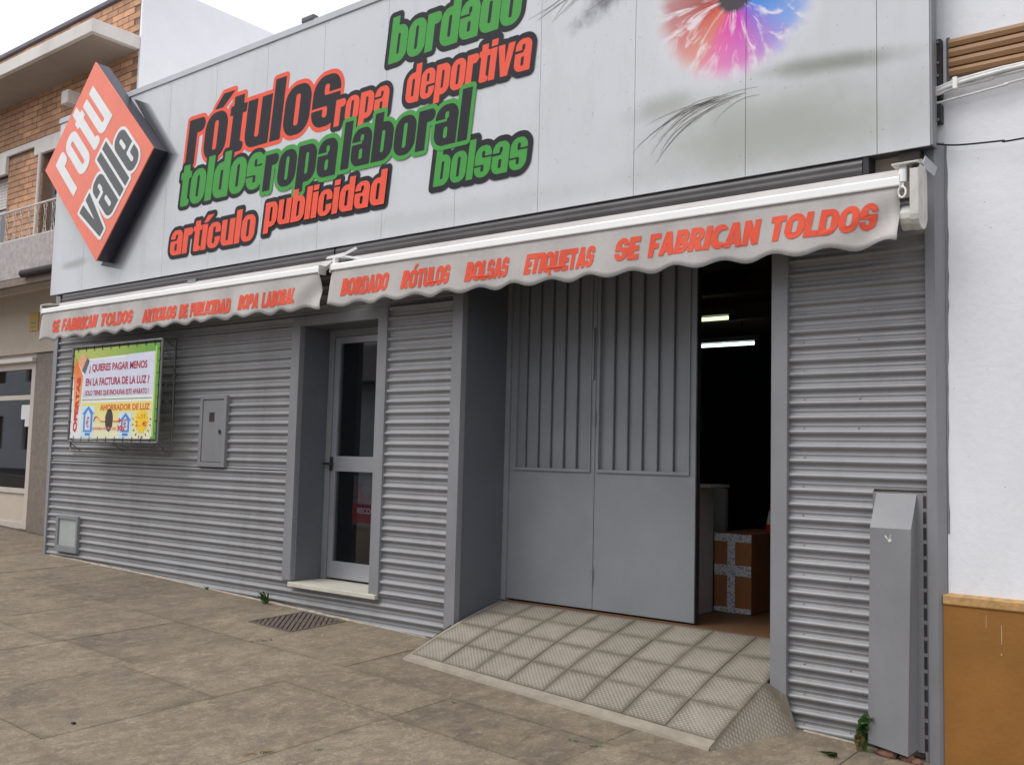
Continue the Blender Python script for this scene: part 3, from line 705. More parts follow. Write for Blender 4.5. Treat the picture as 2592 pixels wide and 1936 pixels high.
# ------------------------------------------------------------------ the long sign
SY = 4.87
def sign_material():
    m = bpy.data.materials.new('printed_sign_panel'); m.use_nodes = True; nt = m.node_tree; b = nt.nodes['Principled BSDF']
    g = nt.nodes.new('ShaderNodeNewGeometry'); sp = nt.nodes.new('ShaderNodeSeparateXYZ'); nt.links.new(g.outputs['Position'], sp.inputs[0])
    X, Z = sp.outputs[0], sp.outputs[2]; p = posn(nt)
    oi = nt.nodes.new('ShaderNodeObjectInfo')
    c = mixc(nt, ramp(nt, noise(nt, .8, 5, .6, p), [(.3, 0), (.7, 1)]), (.57,.585,.61), (.63,.645,.67))
    grime = ramp(nt, noise(nt, 3, 8, .7, posn(nt, (1.6,1,.35))), [(.5, 0), (.8, .4)])
    c = mixc(nt, grime, c, (.42,.42,.40))
    c = mixc(nt, ramp(nt, noise(nt, 34, 3, .6, p), [(.66, 0), (.74, .45)]), c, (.30,.30,.29))
    def lin(a, x, off): # a*x + off
        n_ = nt.nodes.new('ShaderNodeMath'); n_.operation = 'MULTIPLY_ADD'; nt.links.new(x, n_.inputs[0]); n_.inputs[1].default_value = a; n_.inputs[2].default_value = off; return n_.outputs[0]
    def blob(cx, cz, rx, rz, rot=0, soft=1.0, nz=.3, ns=3.5):
        dx, dz = lin(1, X, -cx), lin(1, Z, -cz); co, si = math.cos(rot), math.sin(rot)
        a = math_(nt, 'ADD', math_(nt, 'MULTIPLY', dx, co/rx), math_(nt, 'MULTIPLY', dz, si/rx))
        b_ = math_(nt, 'ADD', math_(nt, 'MULTIPLY', dx, -si/rz), math_(nt, 'MULTIPLY', dz, co/rz))
        r = math_(nt, 'SQRT', math_(nt, 'ADD', math_(nt, 'MULTIPLY', a, a), math_(nt, 'MULTIPLY', b_, b_)))
        r = math_(nt, 'ADD', r, math_(nt, 'MULTIPLY', math_(nt, 'SUBTRACT', noise(nt, ns, 5, .6, p), .5), nz*2))
        return ramp(nt, r, [(max(0, 1-soft), 1), (1, 0)], 'EASE')
    # soft printed eyelid tones of the big eye picture
    c = mixc(nt, math_(nt, 'MULTIPLY', blob(-1.80, 3.60, .62, .085, -.09, .95, .25, 5), .95), c, (.24,.255,.215))
    c = mixc(nt, math_(nt, 'MULTIPLY', blob(-2.1, 3.30, 1.25, .40, -.03, .9), .95), c, (.37,.385,.345))
    c = mixc(nt, math_(nt, 'MULTIPLY', blob(-2.80, 3.58, .34, .11, .1, .9, .4, 6), .6), c, (.30,.30,.26))
    c = mixc(nt, math_(nt, 'MULTIPLY', blob(-3.02, 4.44, .62, .16, .50, .9, .7, 9), .9), c, (.10,.09,.12))
    c = mixc(nt, math_(nt, 'MULTIPLY', blob(-2.34, 4.12, .62, .56, 0, .35, .1), .8), c, (.70,.70,.73))
    c = mixc(nt, math_(nt, 'MULTIPLY', blob(-9.55, 3.36, .38, .07, .05, .95, .4, 5), .55), c, (.22,.215,.20))
    c = mixc(nt, math_(nt, 'MULTIPLY', blob(-5.2, 3.17, 4.8, .12, 0, .9, .5, 4), .35), c, (.40,.40,.37))
    # iris
    dx, dz = lin(1, X, 2.335), lin(1, Z, -4.13)
    r = math_(nt, 'SQRT', math_(nt, 'ADD', math_(nt, 'MULTIPLY', dx, dx), math_(nt, 'MULTIPLY', dz, dz)))
    an = math_(nt, 'ARCTAN2', dz, dx)          # -pi..pi
    cv = nt.nodes.new('ShaderNodeCombineXYZ')
    nt.links.new(math_(nt, 'MULTIPLY', an, 2.1), cv.inputs[0]); nt.links.new(math_(nt, 'MULTIPLY', r, 2.2), cv.inputs[1])
    st = noise(nt, 2.0, 8, .62, cv.outputs[0], .8)
    af = lin(1/(2*math.pi), an, .5); af = math_(nt, 'ADD', af, math_(nt, 'MULTIPLY', math_(nt, 'SUBTRACT', st, .5), .09))
    hue = ramp(nt, af, [(.0, (.36,.03,.02)), (.08, (.58,.06,.03)), (.15, (.68,.16,.08)), (.20, (.76,.04,.32)), (.28, (.62,.02,.44)), (.34, (.30,.10,.60)), (.41, (.04,.24,.72)), (.50, (.04,.20,.62)), (.62, (.2,.12,.5)), (.8, (.1,.4,.3)), (1.0, (.36,.03,.02))])
    pale = mixc(nt, .16, (.84,.79,.82), hue)
    ic = mixc(nt, ramp(nt, st, [(.37, 0), (.50, 1)]), pale, hue)
    fade = ramp(nt, r, [(.16, 0), (.46, .35)])
    ic = mixc(nt, fade, ic, pale)
    ring = ramp(nt, math_(nt, 'ADD', r, math_(nt, 'MULTIPLY', st, -.10)), [(.33, 1), (.475, 0)], 'EASE')
    c = mixc(nt, ring, c, ic)
    pup = ramp(nt, math_(nt, 'ADD', r, math_(nt, 'MULTIPLY', st, -.04)), [(.07, 1), (.10, 0)])
    c = mixc(nt, pup, c, (.03,.015,.03))
    nt.links.new(c, b.inputs['Base Color']); b.inputs['Roughness'].default_value = .42; b.inputs['Metallic'].default_value = 0.0
    return m
SIGNM = sign_material()
sg = thing('long_sign', 'very long printed panel sign above the awnings, with words and a colourful eye', 'sign', (-5.65, SY, ST))
edges = [-10.005] + [-1.555-.7105*k for k in range(11, -1, -1)] + [-1.300]
SZ1 = 4.895
for a, b in zip(edges[:-1], edges[1:]):
    t = random.uniform(-.0012, .0012)
    mb = MB().box(a+.0016, b-.0016, SY+t*0, SY+.012, ST, SZ1)
    obj('panel', mb, SIGNM, sg)
obj('backing_frame', MB().box(-10.0, -1.312, SY+.013, 4.998, ST+.004, SZ1), mat('dark_sign_frame', (.10,.10,.105), .6, .2, .1, 4), sg)
obj('end_strip', MB().box(-1.2995, -1.290, SY-.001, 4.955, ST+.001, SZ1+.03), GREYP, sg)
obj('top_trim', MB().box(-10.02, -1.28, SY-.012, 5.05, SZ1+.002, SZ1+.058), mat('grey_capping', (.50,.51,.54), .6, .1, .08, 3), sg, bevel=.004)
riv = MB(); random.seed(11)
for e in edges[1:-1]:
    for z in np.arange(ST+.12, SZ1, .42):
        for s in (-.03, .03): riv.bar((e+s, SY+.004, z), (e+s, SY-.0015, z), .0055, n=6)
obj('rivet', riv, GREYP, sg, kind='stuff')
INK = mat('black_vinyl', (.021,.021,.026), .6, 0, .05, 6, spec=.25); REDV = mat('red_vinyl', (.86,.105,.055), .55, 0, .04, 6, spec=.3); GRNV = mat('green_vinyl', (.06,.33,.055), .55, 0, .04, 6, spec=.3)
lay = [0]
def sw(t, x0, x1, zb, h, f, hl, halo, **k):
    lay[0] += 1; word(t, x0, x1, zb, h, SY-.0012-.0006*lay[0], f, hl, halo, sg, grow=min(.0045, h*.012) if h > .25 else .001, **k)
sw('rótulos', -7.66, -5.64, 4.050, .400, INK, REDV, .040, gap=.07)
sw('bordado', -5.095, -3.87, 4.378, .268, GRNV, INK, .042)
sw('toldos', -7.735, -6.54, 3.682, .302, GRNV, INK, .038)
sw('artículo', -7.835, -6.61, 3.248, .222, REDV, INK, .037)
sw('publicidad', -6.475, -5.08, 3.330, .203, REDV, INK, .037, lift=.0062)
sw('bolsas', -4.600, -3.79, 3.378, .213, GRNV, INK, .043)
sw('ropa', -5.672, -5.085, 4.016, .206, REDV, INK, .037)
sw('deportiva', -4.905, -3.775, 4.033, .216, REDV, INK, .040)
sw('ropa', -6.520, -5.635, 3.640, .292, INK, GRNV, .040, gap=.07)
sw('laboral', -5.570, -4.300, 3.662, .282, INK, GRNV, .036, gap=.07)
# printed eyelashes
LASHM = mat('grey_ink', (.25,.245,.225), .55, 0, .3, 12, spec=.3)
def lash(pts, wd_=.0042):
    n = 10; P0, P1, P2 = [Vector((a, SY-.0015, b)) for a, b in pts]
    c_ = [P0*(1-t)**2 + P1*2*t*(1-t) + P2*t*t for t in [i/n for i in range(n+1)]]
    vs = []
    for i, p in enumerate(c_):
        d = (c_[min(i+1, n)]-c_[max(i-1, 0)]).normalized(); nn = Vector((-d.z, 0, d.x)); w_ = wd_*(.25+.75*math.sin(math.pi*min(1, .1+i/n*.9)))*.5
        vs += [p+nn*w_, p-nn*w_]
    obj('printed_lash', MB().add(vs, [(2*i, 2*i+1, 2*i+3, 2*i+2) for i in range(n)]), LASHM, sg)
random.seed(31)
for k in range(12):
    a0 = random.uniform(-2.50, -2.18); d0 = random.uniform(.25, .6); zz0 = 3.545+random.uniform(-.03,.02)
    lash([(a0, zz0), (a0-d0*.55, zz0+random.uniform(-.02,.03)), (a0-d0, zz0-random.uniform(.05,.20))], .0028)
for k in range(7):
    a0 = random.uniform(-3.2, -2.9); lash([(a0, 4.62), (a0-.25, 4.45+random.uniform(-.05,.05)), (a0-random.uniform(.4,.65), 4.36+random.uniform(-.08,.06))], .005)
for q in ([(-2.42,3.545),(-2.78,3.52),(-2.99,3.33)], [(-2.38,3.545),(-2.70,3.54),(-2.95,3.37)], [(-2.30,3.535),(-2.62,3.52),(-2.83,3.24)], [(-2.45,3.56),(-2.72,3.50),(-2.86,3.30)],
          [(-2.36,3.52),(-2.66,3.47),(-2.82,3.25)], [(-2.43,3.53),(-2.60,3.545),(-2.76,3.41)], [(-2.35,3.55),(-2.47,3.57),(-2.60,3.50)], [(-2.44,3.51),(-2.75,3.44),(-2.80,3.28)],
          [(-3.10,4.50),(-3.35,4.48),(-3.74,4.345)], [(-3.0,4.62),(-3.3,4.45),(-3.60,4.40)], [(-2.9,4.5),(-3.1,4.36),(-3.35,4.30)]):
    lash(q)
# dark band on the panels beside the logo box, grading out to the panel colour
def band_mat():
    m = bpy.data.materials.new('dark_to_pale_fade'); m.use_nodes = True; nt = m.node_tree; b = nt.nodes['Principled BSDF']
    at = nt.nodes.new('ShaderNodeAttribute'); at.attribute_name = 'fade_t'; at.attribute_type = 'GEOMETRY'
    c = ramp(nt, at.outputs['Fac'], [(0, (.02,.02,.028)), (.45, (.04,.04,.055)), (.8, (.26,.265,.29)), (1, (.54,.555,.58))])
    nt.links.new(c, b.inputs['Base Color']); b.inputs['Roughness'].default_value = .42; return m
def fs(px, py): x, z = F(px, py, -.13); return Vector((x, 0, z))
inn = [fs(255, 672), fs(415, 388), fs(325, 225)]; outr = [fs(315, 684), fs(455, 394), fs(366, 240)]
band = MB(); fade_ts = []; nseg = 12
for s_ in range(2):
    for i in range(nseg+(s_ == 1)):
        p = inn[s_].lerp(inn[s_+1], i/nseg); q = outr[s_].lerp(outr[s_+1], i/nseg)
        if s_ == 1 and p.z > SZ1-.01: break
        for j in range(8): t = j/7; r_ = p.lerp(q, t); band.v.append((r_.x, SY-.0008, min(r_.z, SZ1-.002))); fade_ts.append(t)
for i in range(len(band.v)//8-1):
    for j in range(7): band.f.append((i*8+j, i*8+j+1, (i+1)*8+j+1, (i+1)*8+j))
me = bpy.data.meshes.new('b'); me.from_pydata(band.v, [], band.f); a_ = me.attributes.new('fade_t', 'FLOAT', 'POINT'); a_.data.foreach_set('value', fade_ts)
obj('dark_graded_band', me, band_mat(), sg, label='dark graded band beside the logo box')
# lump of sealant or cable on the capping
bx('capping_clip', -6.10, -5.95, SY-.02, SY+.04, SZ1+.055, SZ1+.10, COPING, sg, bevel=.01)

# ------------------------------------------------------------------ logo box
LGY = 4.72
ORANGE = flat('orange_red_acrylic', (.86,.19,.11), .4); WHITEA = flat('white_vinyl', (.80,.80,.80), .4); DKG = flat('dark_grey_vinyl', (.07,.075,.07), .4); NAVY = mat('dark_navy_side', (.035,.035,.055), .35, .1, .1, 3)  # ORANGE lightened for the flare haze washing over the logo
lb = thing('diamond_logo_box', 'orange diamond shaped logo box reading rotu valle, on the long sign', 'logo sign', (-8.97, 4.8, 3.25))
cL, cB, cR2, cT = Vector((-9.970,0,4.355)), Vector((-8.868,0,3.245)), Vector((-7.980,0,4.212)), Vector((-9.070,0,5.305))
uu = (cT-cL).normalized(); vv = Vector((-uu.z, 0, uu.x))
LU, LV = 1.301, 1.555
def lp(u, v, y): p = cL + uu*u + vv*v; return Vector((p.x, y, p.z))
fp = MB(); q = [lp(0,0,0), lp(0,-LV,0), lp(LU,-LV,0), lp(LU,0,0)]
fp.prism([(p.x, p.z) for p in q], LGY, LGY+.01); obj('front_panel', fp, ORANGE, lb)
q = [lp(.004,-.004,0), lp(.004,-LV+.004,0), lp(LU-.004,-LV+.004,0), lp(LU-.004,-.004,0)]
sd = MB().prism([(p.x, p.z) for p in q], LGY+.011, SY-.004); obj('side_wall', sd, NAVY, lb)
def lfn(u0, v0, k, sh=0.0): return lambda dy: (lambda a, b: lp(u0+a+sh*b, v0+b, LGY-.002-dy-k))
word('rotu', .170, 1.125, -.705, .555, 0, WHITEA, None, 0, lb, fn=lfn(.162, -.705, 0, -.0), gap=.10)
bx_ = MB()
word('valle', .12, 1.14, -1.435, .50, 0, DKG, WHITEA, .032, lb, fn=lfn(.125, -1.435, .001, .0), gap=.10)

# ------------------------------------------------------------------ awnings
ORTXT = mat('orange_red_awning_print', (.80,.095,.045), .8, 0, .07, 6, dirt=.25, dcol=(.55,.25,.17), ds=9)
FAB = mat('pale_grey_awning_fabric', (.52,.49,.47), .9, 0, .09, 2.2, .3, 120, dirt=.6, dcol=(.34,.315,.29), dscale=(1,1,.5), ds=2.5)
HEM = flat('dark_blue_hem_binding', (.10,.13,.16), .8)
BY = 4.70
def valance_y(x, z, x0, x1, seed):
    "cloth hangs under the bar and waves slightly towards its scalloped hem"
    t = max(0, (2.845-z)/.24)
    y = BY+.012 - .014*t*math.sin((x-x0)*2*math.pi/.57+seed) - .010*t*mnoise.noise(Vector((x*2.2, seed, z*2)))
    for e, s in ((x0, 1), (x1, -1)):           # creases pulled from the bar ends
        d = abs(x-e)
    if d < .34: y -= .026*math.sin((d*17-(2.845-z)*19))*(1-d/.34)*min(1, t*1.6)
    return y
def awning(name, label, x0, x1, words_, seed, left_slant=0, right_slant=0):
    aw = thing(name, label, 'awning', ((x0+x1)/2, 4.75, 2.85), group='retracted awnings over the shop front')
    # white front bar with grooves
    pr = [(BY, 2.848), (BY-.003, 2.853), (BY-.002, 2.888), (BY+.004, 2.896), (BY+.03, 2.899), (BY+.06, 2.897), (BY+.06, 2.846), (BY, 2.848)]
    obj('front_bar', MB().extrude_x(pr, x0, x1), WHITEM, aw)
    for e in (x0-.004, x1+.004):
        obj('end_cap', MB().box(e-.004, e+.004, BY-.006, BY+.066, 2.832, 2.903), WHITEP, aw, bevel=.002)
    # rolled fabric behind the bar
    obj('fabric_roll', MB().extrude_x([(BY+.052, 2.893), (BY+.10, 2.916), (4.866, 2.970), (4.878, 2.980), (4.90, 2.97), (4.80, 2.88), (BY+.06, 2.87)], x0+.02, x1-.03), FAB, aw)
    nx, nz = int((x1-x0)/.03), 9; mb = MB()
    def zlow(x): return 2.582 + .0155*math.cos((x+3.741)*2*math.pi/.2845) + .006*math.sin(x*1.1+seed)
    for i in range(nx+1):
        x = x0+.004+(x1-x0-.008)*i/nx
        for j in range(nz+1):
            z = 2.847 + (zlow(x)-2.847)*j/nz
            xx = x + (left_slant*(2.847-z) if i < 1 else 0) + (left_slant*(2.847-z)*max(0, 1-(x-x0)/.15) if i >= 1 else 0) + right_slant*(2.847-z)*max(0, 1-(x1-x)/.15)
            mb.v.append((xx, valance_y(x, z, x0, x1, seed), z))
    n = nz+1; mb.f = [(i*n+j, i*n+j+1, (i+1)*n+j+1, (i+1)*n+j) for i in range(nx) for j in range(nz)]
    va = obj('valance', mb, FAB, aw, smooth=True)
    so = va.modifiers.new('s', 'SOLIDIFY'); so.thickness = .0015
    hm = MB(); pts = [(mb.v[i*n+nz][0], mb.v[i*n+nz][1]-.001, mb.v[i*n+nz][2]-.001) for i in range(nx+1)]
    hm.path(pts, .0022, 5); obj('hem_binding', hm, HEM, va, smooth=True)
    for body, a, b, zb, zh, bold in words_:
        word(body, a, b-.02, zb, zh, 0, ORTXT, None, 0, aw, gl=caps, gap=.07, grow=.0030, fn=lambda dy: (lambda p, q: Vector((a+p+.20*q, valance_y(a+p+.20*q, zb+q, x0, x1, seed)-.0045, zb+q))))
    # folded arms behind the valance
    obj('folding_arm', MB().bar((x0+.25, BY+.09, 2.80), (x1-.4, BY+.16, 2.83), .035, .05), WHITEP, aw)
    return aw
def fx(px, py): return F(px, py, -.30)[0]
def fz_(px, py): return F(px, py, -.30)[1]
N5 = lambda x, y: (780+x*.1356, 600+y*.1356)
A3 = lambda x, y: (1300+x*.584, y*.584)
A4 = lambda x, y: (x*.3165, 500+y*.3165)
B4 = lambda x, y: (1900+x*.4238, 300+y*.4238)
C11 = lambda x, y: (1100+x*.3165, 500+y*.3165)
zb1, zh1 = 2.645, .12
RW = [('BORDADO', fx(*N5(605,900)), fx(*N5(1500,900)), zb1+.008, .120, .03),
      ('RÓTULOS', fx(*N5(1725,900)), fx(*C11(120,620)), zb1+.004, .120, .03),
      ('BOLSAS', fx(*C11(235,620)), fx(*C11(590,560)), zb1+.001, .120, .03),
      ('ETIQUETAS', fx(*C11(715,550)), fx(*C11(1280,480)), zb1-.003, .120, .03),
      ('SE FABRICAN TOLDOS', fx(*C11(1430,450)), fx(*A3(1578,930)), zb1+.012, .124, .035)]
LW = [('SE FABRICAN TOLDOS', fx(*A4(405,1030)), fx(*A4(1060,960)), zb1-.001, .117, .03),
      ('ARTICULOS DE PUBLICIDAD', fx(*A4(1125,950)), fx(*A4(1835,870)), zb1-.011, .112, .03),
      ('ROPA LABORAL', fx(*A4(1900,840)), fx(600+245*.6055, 760), zb1-.006, .116, .03)]
awR = awning('awning', 'longer right awning with BORDADO, ETIQUETAS and SE FABRICAN TOLDOS on its valance', -5.445, -1.397, RW, .7, left_slant=-.14)
awL = awning('awning', 'shorter left awning reading ARTICULOS DE PUBLICIDAD and ROPA LABORAL', -9.815, -5.578, LW, 2.1, left_slant=-.1, right_slant=.12)
for aw, a, b in ((awR, -5.60, -1.632), (awL, -9.75, -5.62)):
    pr = [(4.995, 3.074), (4.890, 3.074)]
    for k in range(13):
        t = k/12; pr.append((4.889-.012*math.sin(math.pi*t)-.006*abs(math.sin(2.0*math.pi*t)), 3.072-.098*t))
    pr += [(4.90, 2.968), (4.93, 2.955), (4.995, 2.95)]
    obj('roll_cover', MB().extrude_x(pr, a, b), COVER, aw, smooth=50)
obj('cover_bracket', MB().box(-1.629, -1.60, 4.878, 4.995, 2.90, 3.075), BLACKM, awR)
obj('wall_plate', MB().box(-1.46, -1.36, 4.90, 4.995, 2.99, 3.075), BLACKM, awR)
# centre bracket between the two awnings
cb = MB(); cb.box(-5.525, -5.49, 4.72, 4.90, 2.945, 2.953).box(-5.49, -5.34, 4.72, 4.90, 2.945, 2.953).box(-5.455, -5.43, 4.722, 4.76, 2.89, 2.945)
cb.bar((-5.34, 4.74, 2.949), (-5.22, 4.80, 2.93), .008, .012)
cb.bar((-5.52, 4.73, 2.953), (-5.46, 4.84, 3.00), .006, .02); cb.bar((-5.38, 4.73, 2.953), (-5.33, 4.84, 3.03), .006, .02)
obj('centre_bracket', cb, WHITEM, awR)
# left end bracket
lbk = MB(); lbk.box(-9.93, -9.72, 4.74, 4.95, 2.945, 2.953).box(-9.93, -9.905, 4.74, 4.76, 2.88, 2.945); lbk.box(-9.78, -9.74, 4.9, 4.99, 2.90, 3.06)
obj('end_bracket', lbk, WHITEP, awL)
obj('wall_bracket', MB().box(-7.52+.0, -7.40, 4.86, 4.90, 2.93, 3.0), GREYP, awL, bevel=.002)
# right end bracket: white housing with a rounded foot and a winding eye
hx0, hx1 = -1.345, -1.312
arc = [(4.80+.075*math.cos(t)*1.0, 2.705+.062*math.sin(t)) for t in [math.pi*(1+k/8) for k in range(9)]]
prf = [(4.725, 2.925), (4.725, 2.705)] + arc + [(4.875, 2.705), (4.875, 2.945), (4.80, 2.985)]
eb = MB(); eb.extrude_x([(p[0]-.02, p[1]) for p in prf], -1.352, -1.312)
obj('end_housing', eb, WHITEP, awR, bevel=.004)
obj('end_drum', MB().bar((-1.405, 4.78, 2.705), (-1.352, 4.78, 2.705), .125, .12, n=14), WHITEP, awR, bevel=.004)
obj('top_plate', MB().box(-1.435, -1.312, 4.70, 4.80, 2.950, 2.960).box(-1.40,-1.37,4.72,4.76,2.88,2.95), WHITEP, awR, bevel=.002)
obj('gusset_plate', MB().add([(-1.325,4.80,2.955),(-1.325,4.86,3.02),(-1.29,4.93,2.975),(-1.29,4.88,2.92),(-1.320,4.80,2.955),(-1.320,4.86,3.022),(-1.285,4.93,2.977),(-1.285,4.88,2.922)],[(0,1,2,3),(4,5,6,7),(0,1,5,4),(1,2,6,5),(2,3,7,6),(3,0,4,7)]), ALU, awR)
gear = MB().bar((-1.385, 4.71, 2.925), (-1.385, 4.71, 2.865), .036, n=10).bar((-1.385, 4.71, 2.87), (-1.385, 4.705, 2.835), .016, n=8)
obj('winding_gear', gear, WHITEM, awR)
obj('winding_eye', MB().path([(-1.385+.017*math.cos(t), 4.702, 2.815+.026*math.sin(t)) for t in [2*math.pi*k/14 for k in range(15)]], .005, 6), WHITEM, awR, smooth=True)

# ------------------------------------------------------------------ advertisement board
ad = thing('advertising_banner', 'printed banner reading AHORRADOR DE LUZ laced into a steel tube frame', 'banner', (-8.45, 4.85, 1.5))
ax0, ax1, az0, az1, ay = -9.205, -7.665, 1.568, 2.474, 4.745
GALV = mat('galvanised_tube', (.20,.20,.195), .5, .5, .2, 8)
fr = MB()
for p, q in (((ax0,az0),(ax1,az0)),((ax1,az0),(ax1,az1)),((ax1,az1),(ax0,az1)),((ax0,az1),(ax0,az0))): fr.bar((p[0],ay,p[1]),(q[0],ay,q[1]),.022,n=8)
obj('front_frame', fr, GALV, ad, smooth=50)
bf = MB(); bx0, bx1, bz0, bz1 = -9.56, -7.79, 1.478, 2.507; rc = .04
cor = []
for cx, cz, a0 in ((bx1-rc, bz1-rc, 0), (bx0+rc, bz1-rc, 90), (bx0+rc, bz0+rc, 180), (bx1-rc, bz0+rc, 270)):
    for k in range(4): t = math.radians(a0+30*k); cor.append((cx+rc*math.cos(t), 4.955, cz+rc*math.sin(t)))
bf.path(cor+[cor[0]], .010, 6); obj('back_frame', bf, GALV, ad, smooth=50)
for fxx, fzz, tg in ((ax1,az1,[(bx1,bz1-.08),(bx1,bz1-.30)]),(ax1,(az0+az1)/2,[(bx1,2.16),(bx1,1.86)]),(ax1,az0,[(bx1,1.62),(bx1-.06,bz0),(bx1-.28,bz0)]),(-8.43,az0,[(-8.55,bz0),(-8.3,bz0)]),(ax0,az0,[(bx0+.2,bz0)]),(ax0,az1,[(bx0+.2,bz1)])):
    for g_ in tg: obj('strut', MB().bar((fxx, ay, fzz), (g_[0], 4.955, g_[1]), .009, n=5), GALV, ad)
py_ = ay-.004
px0, px1, pz0, pz1 = ax0+.035, ax1-.030, az0+.03, az1-.028
PW, PH = px1-px0, pz1-pz0
def pp(u, v): return px0+PW*u, pz0+PH*v
def band3(name, col0, col1, axis='X', a=0, b=1):
    m = bpy.data.materials.new(name); m.use_nodes = True; nt = m.node_tree; bb = nt.nodes['Principled BSDF']
    tc = nt.nodes.new('ShaderNodeTexCoord'); s = nt.nodes.new('ShaderNodeSeparateXYZ'); nt.links.new(tc.outputs['Generated'], s.inputs[0])
    c = ramp(nt, s.outputs['XYZ'.index(axis)], [(a, col0), (b, col1)]); nt.links.new(c, bb.inputs['Base Color']); bb.inputs['Roughness'].default_value = .45; return m
ban = obj('banner_sheet', MB().box(px0, px1, py_-.001, py_+.001, pz0, pz1), band3('banner_green_yellow', (.42,.50,.10), (.10,.32,.03), 'X', .3, 1), ad)
LAV = flat('banner_pale_lilac', (.66,.68,.80), .45); PYEL = band3('banner_yellow', (.80,.80,.55), (.80,.70,.15), 'Z', .0, 1); BW = flat('banner_white', (.80,.80,.80), .45)
CRIM = flat('banner_crimson', (.42,.02,.06), .45); ORNG = flat('banner_orange', (.78,.13,.02), .45); BLU = flat('banner_blue', (.10,.24,.62), .45); PBLU = flat('banner_pale_blue', (.60,.78,.88), .45); SUNY = flat('banner_sun_yellow', (.90,.62,.02), .45)
PNK = flat('banner_pink', (.80,.20,.30), .45); BRED = flat('banner_red', (.70,.03,.02), .45); LIME = flat('banner_line_green', (.10,.30,.05), .45); PLUG = flat('banner_dark_plug', (.05,.04,.03), .45)
def sheet(pts, m, lvl, name='print'):
    n = len(pts); mb = MB().add([(*[pp(u, v)[0]], py_-.001-.0007*lvl, pp(u, v)[1]) for u, v in pts], [tuple(range(n))]); return obj(name, mb, m, ad)
def R_(u0, u1, v0, v1): return [(u0,v0),(u1,v0),(u1,v1),(u0,v1)]
sheet([(.0,.0),(.955,.0),(.955,.91),(.62,.90),(.10,.885),(.0,.72)], BW, 1)
sheet([(.135,.45),(.95,.47),(.95,.915),(.66,.905),(.60,.88),(.135,.865)], LAV, 2)
sheet(R_(.13,.945,.005,.395), PYEL, 2)
sheet([(.005,.78),(.02,.92),(.125,.70),(.115,.40),(.055,.20),(.03,.3)], band3('banner_orange_strip', (.80,.62,.30), (.80,.18,.02), 'Z', 0, .8), 2)
sheet(R_(.13,.945,.425,.433), LIME, 3)
sheet(R_(.955,.972,.02,.97), flat('banner_yellow_green', (.42,.55,.12)), 1)
sheet([(.055,.86),(.115,.97),(.165,.90),(.11,.76)], flat('banner_salmon', (.80,.38,.22)), 4); sheet([(.11,.76),(.165,.90),(.20,.87),(.15,.72)], flat('banner_grey', (.12,.12,.14)), 4)
def pt_(body, u0, u1, v0, hh_, m, lvl=4, bold=.03): x0, z0 = pp(u0, v0); text(body, x0, pp(u1, v0)[0], z0, hh_*PH, py_-.001-.0007*lvl, m, ad, bold=bold)
pt_('¿ QUIERES PAGAR MENOS', .20, .875, .745, .085, CRIM); pt_('EN LA FACTURA DE LA LUZ ?', .165, .905, .585, .088, CRIM); pt_('¡ SOLO TIENES QUE ENCHUFAR ESTE APARATO !', .15, .905, .475, .060, CRIM, bold=.02)
pt_('AHORRADOR DE LUZ', .36, .925, .305, .072, ORNG)
me = text_mesh('OFERTAS', .05); xs_ = [v.co.x for v in me.vertices]; L0, L1 = min(xs_), max(xs_)
x_a, z_a = pp(.035, .07); hgt = PH*.62
for v in me.vertices: t = (v.co.x-L0)/(L1-L0); v.co = Vector((x_a + .065*(1-(v.co.y/.73)) + .03*t, py_-.0045, z_a + t*hgt))
obj('lettering', me, BRED, ad)
for cu_, h_ in ((.22, .36), (.665, .28)):
    w_ = .055 if cu_ < .5 else .046
    sheet(R_(cu_-w_-.03, cu_+w_+.02, .01, h_+.0), PBLU, 3)
    sheet([(cu_-w_,.07),(cu_+w_,.07),(cu_+w_,h_-.09),(cu_+w_+.02,h_-.09),(cu_,h_),(cu_-w_-.02,h_-.09),(cu_-w_,h_-.09)], BLU, 4)
    sheet([(cu_-w_*.6,.09),(cu_+w_*.6,.09),(cu_+w_*.6,h_-.10),(cu_,h_-.04),(cu_-w_*.6,h_-.10)], PBLU, 5)
    x0, z0 = pp(cu_-.02, .12); text('€', x0, x0+.055, z0, .10 if cu_ < .5 else .075, py_-.0052, BRED, ad, bold=.02)
    sheet(R_(cu_-.03, cu_+.035, .03, .06), BLU, 4)
el = [(.475+.045*math.cos(t), .20+.125*math.sin(t)) for t in [2*math.pi*k/16 for k in range(16)]]; sheet(el, PLUG, 4, 'print')
sheet([(.43,.20),(.425,.25),(.445,.27),(.455,.2)], flat('banner_grey_light', (.45,.42,.38)), 3)
arrow = MB()
ap_ = [pp(*p) for p in ((.29,.19),(.31,.235),(.335,.24),(.355,.21),(.375,.19),(.43,.185))]
arrow.path([(p[0], py_-.005, p[1]) for p in ap_], .004, 4); ap_ = [pp(*p) for p in ((.52,.195),(.55,.185),(.60,.195))]; arrow.path([(p[0], py_-.005, p[1]) for p in ap_], .004, 4)
hp = [pp(*p) for p in ((.59,.165),(.625,.195),(.59,.225))]; arrow.add([(p[0], py_-.005, p[1]) for p in hp], [(0,1,2)])
obj('arrow', arrow, BRED, ad)
pt_('AHORRA HASTA UN', .275, .56, .095, .032, PNK, 6, .02); pt_('30', .575, .63, .085, .060, BRED, 6); pt_('%', .632, .665, .085, .05, BRED, 6)
star = []
for k in range(32):
    t = math.pi*k/16; r_ = .060 if k % 2 else .082; star.append((.845+r_*math.cos(t), .185+r_*1.72*math.sin(t)))
sheet(star, SUNY, 4)
rays_ = MB()
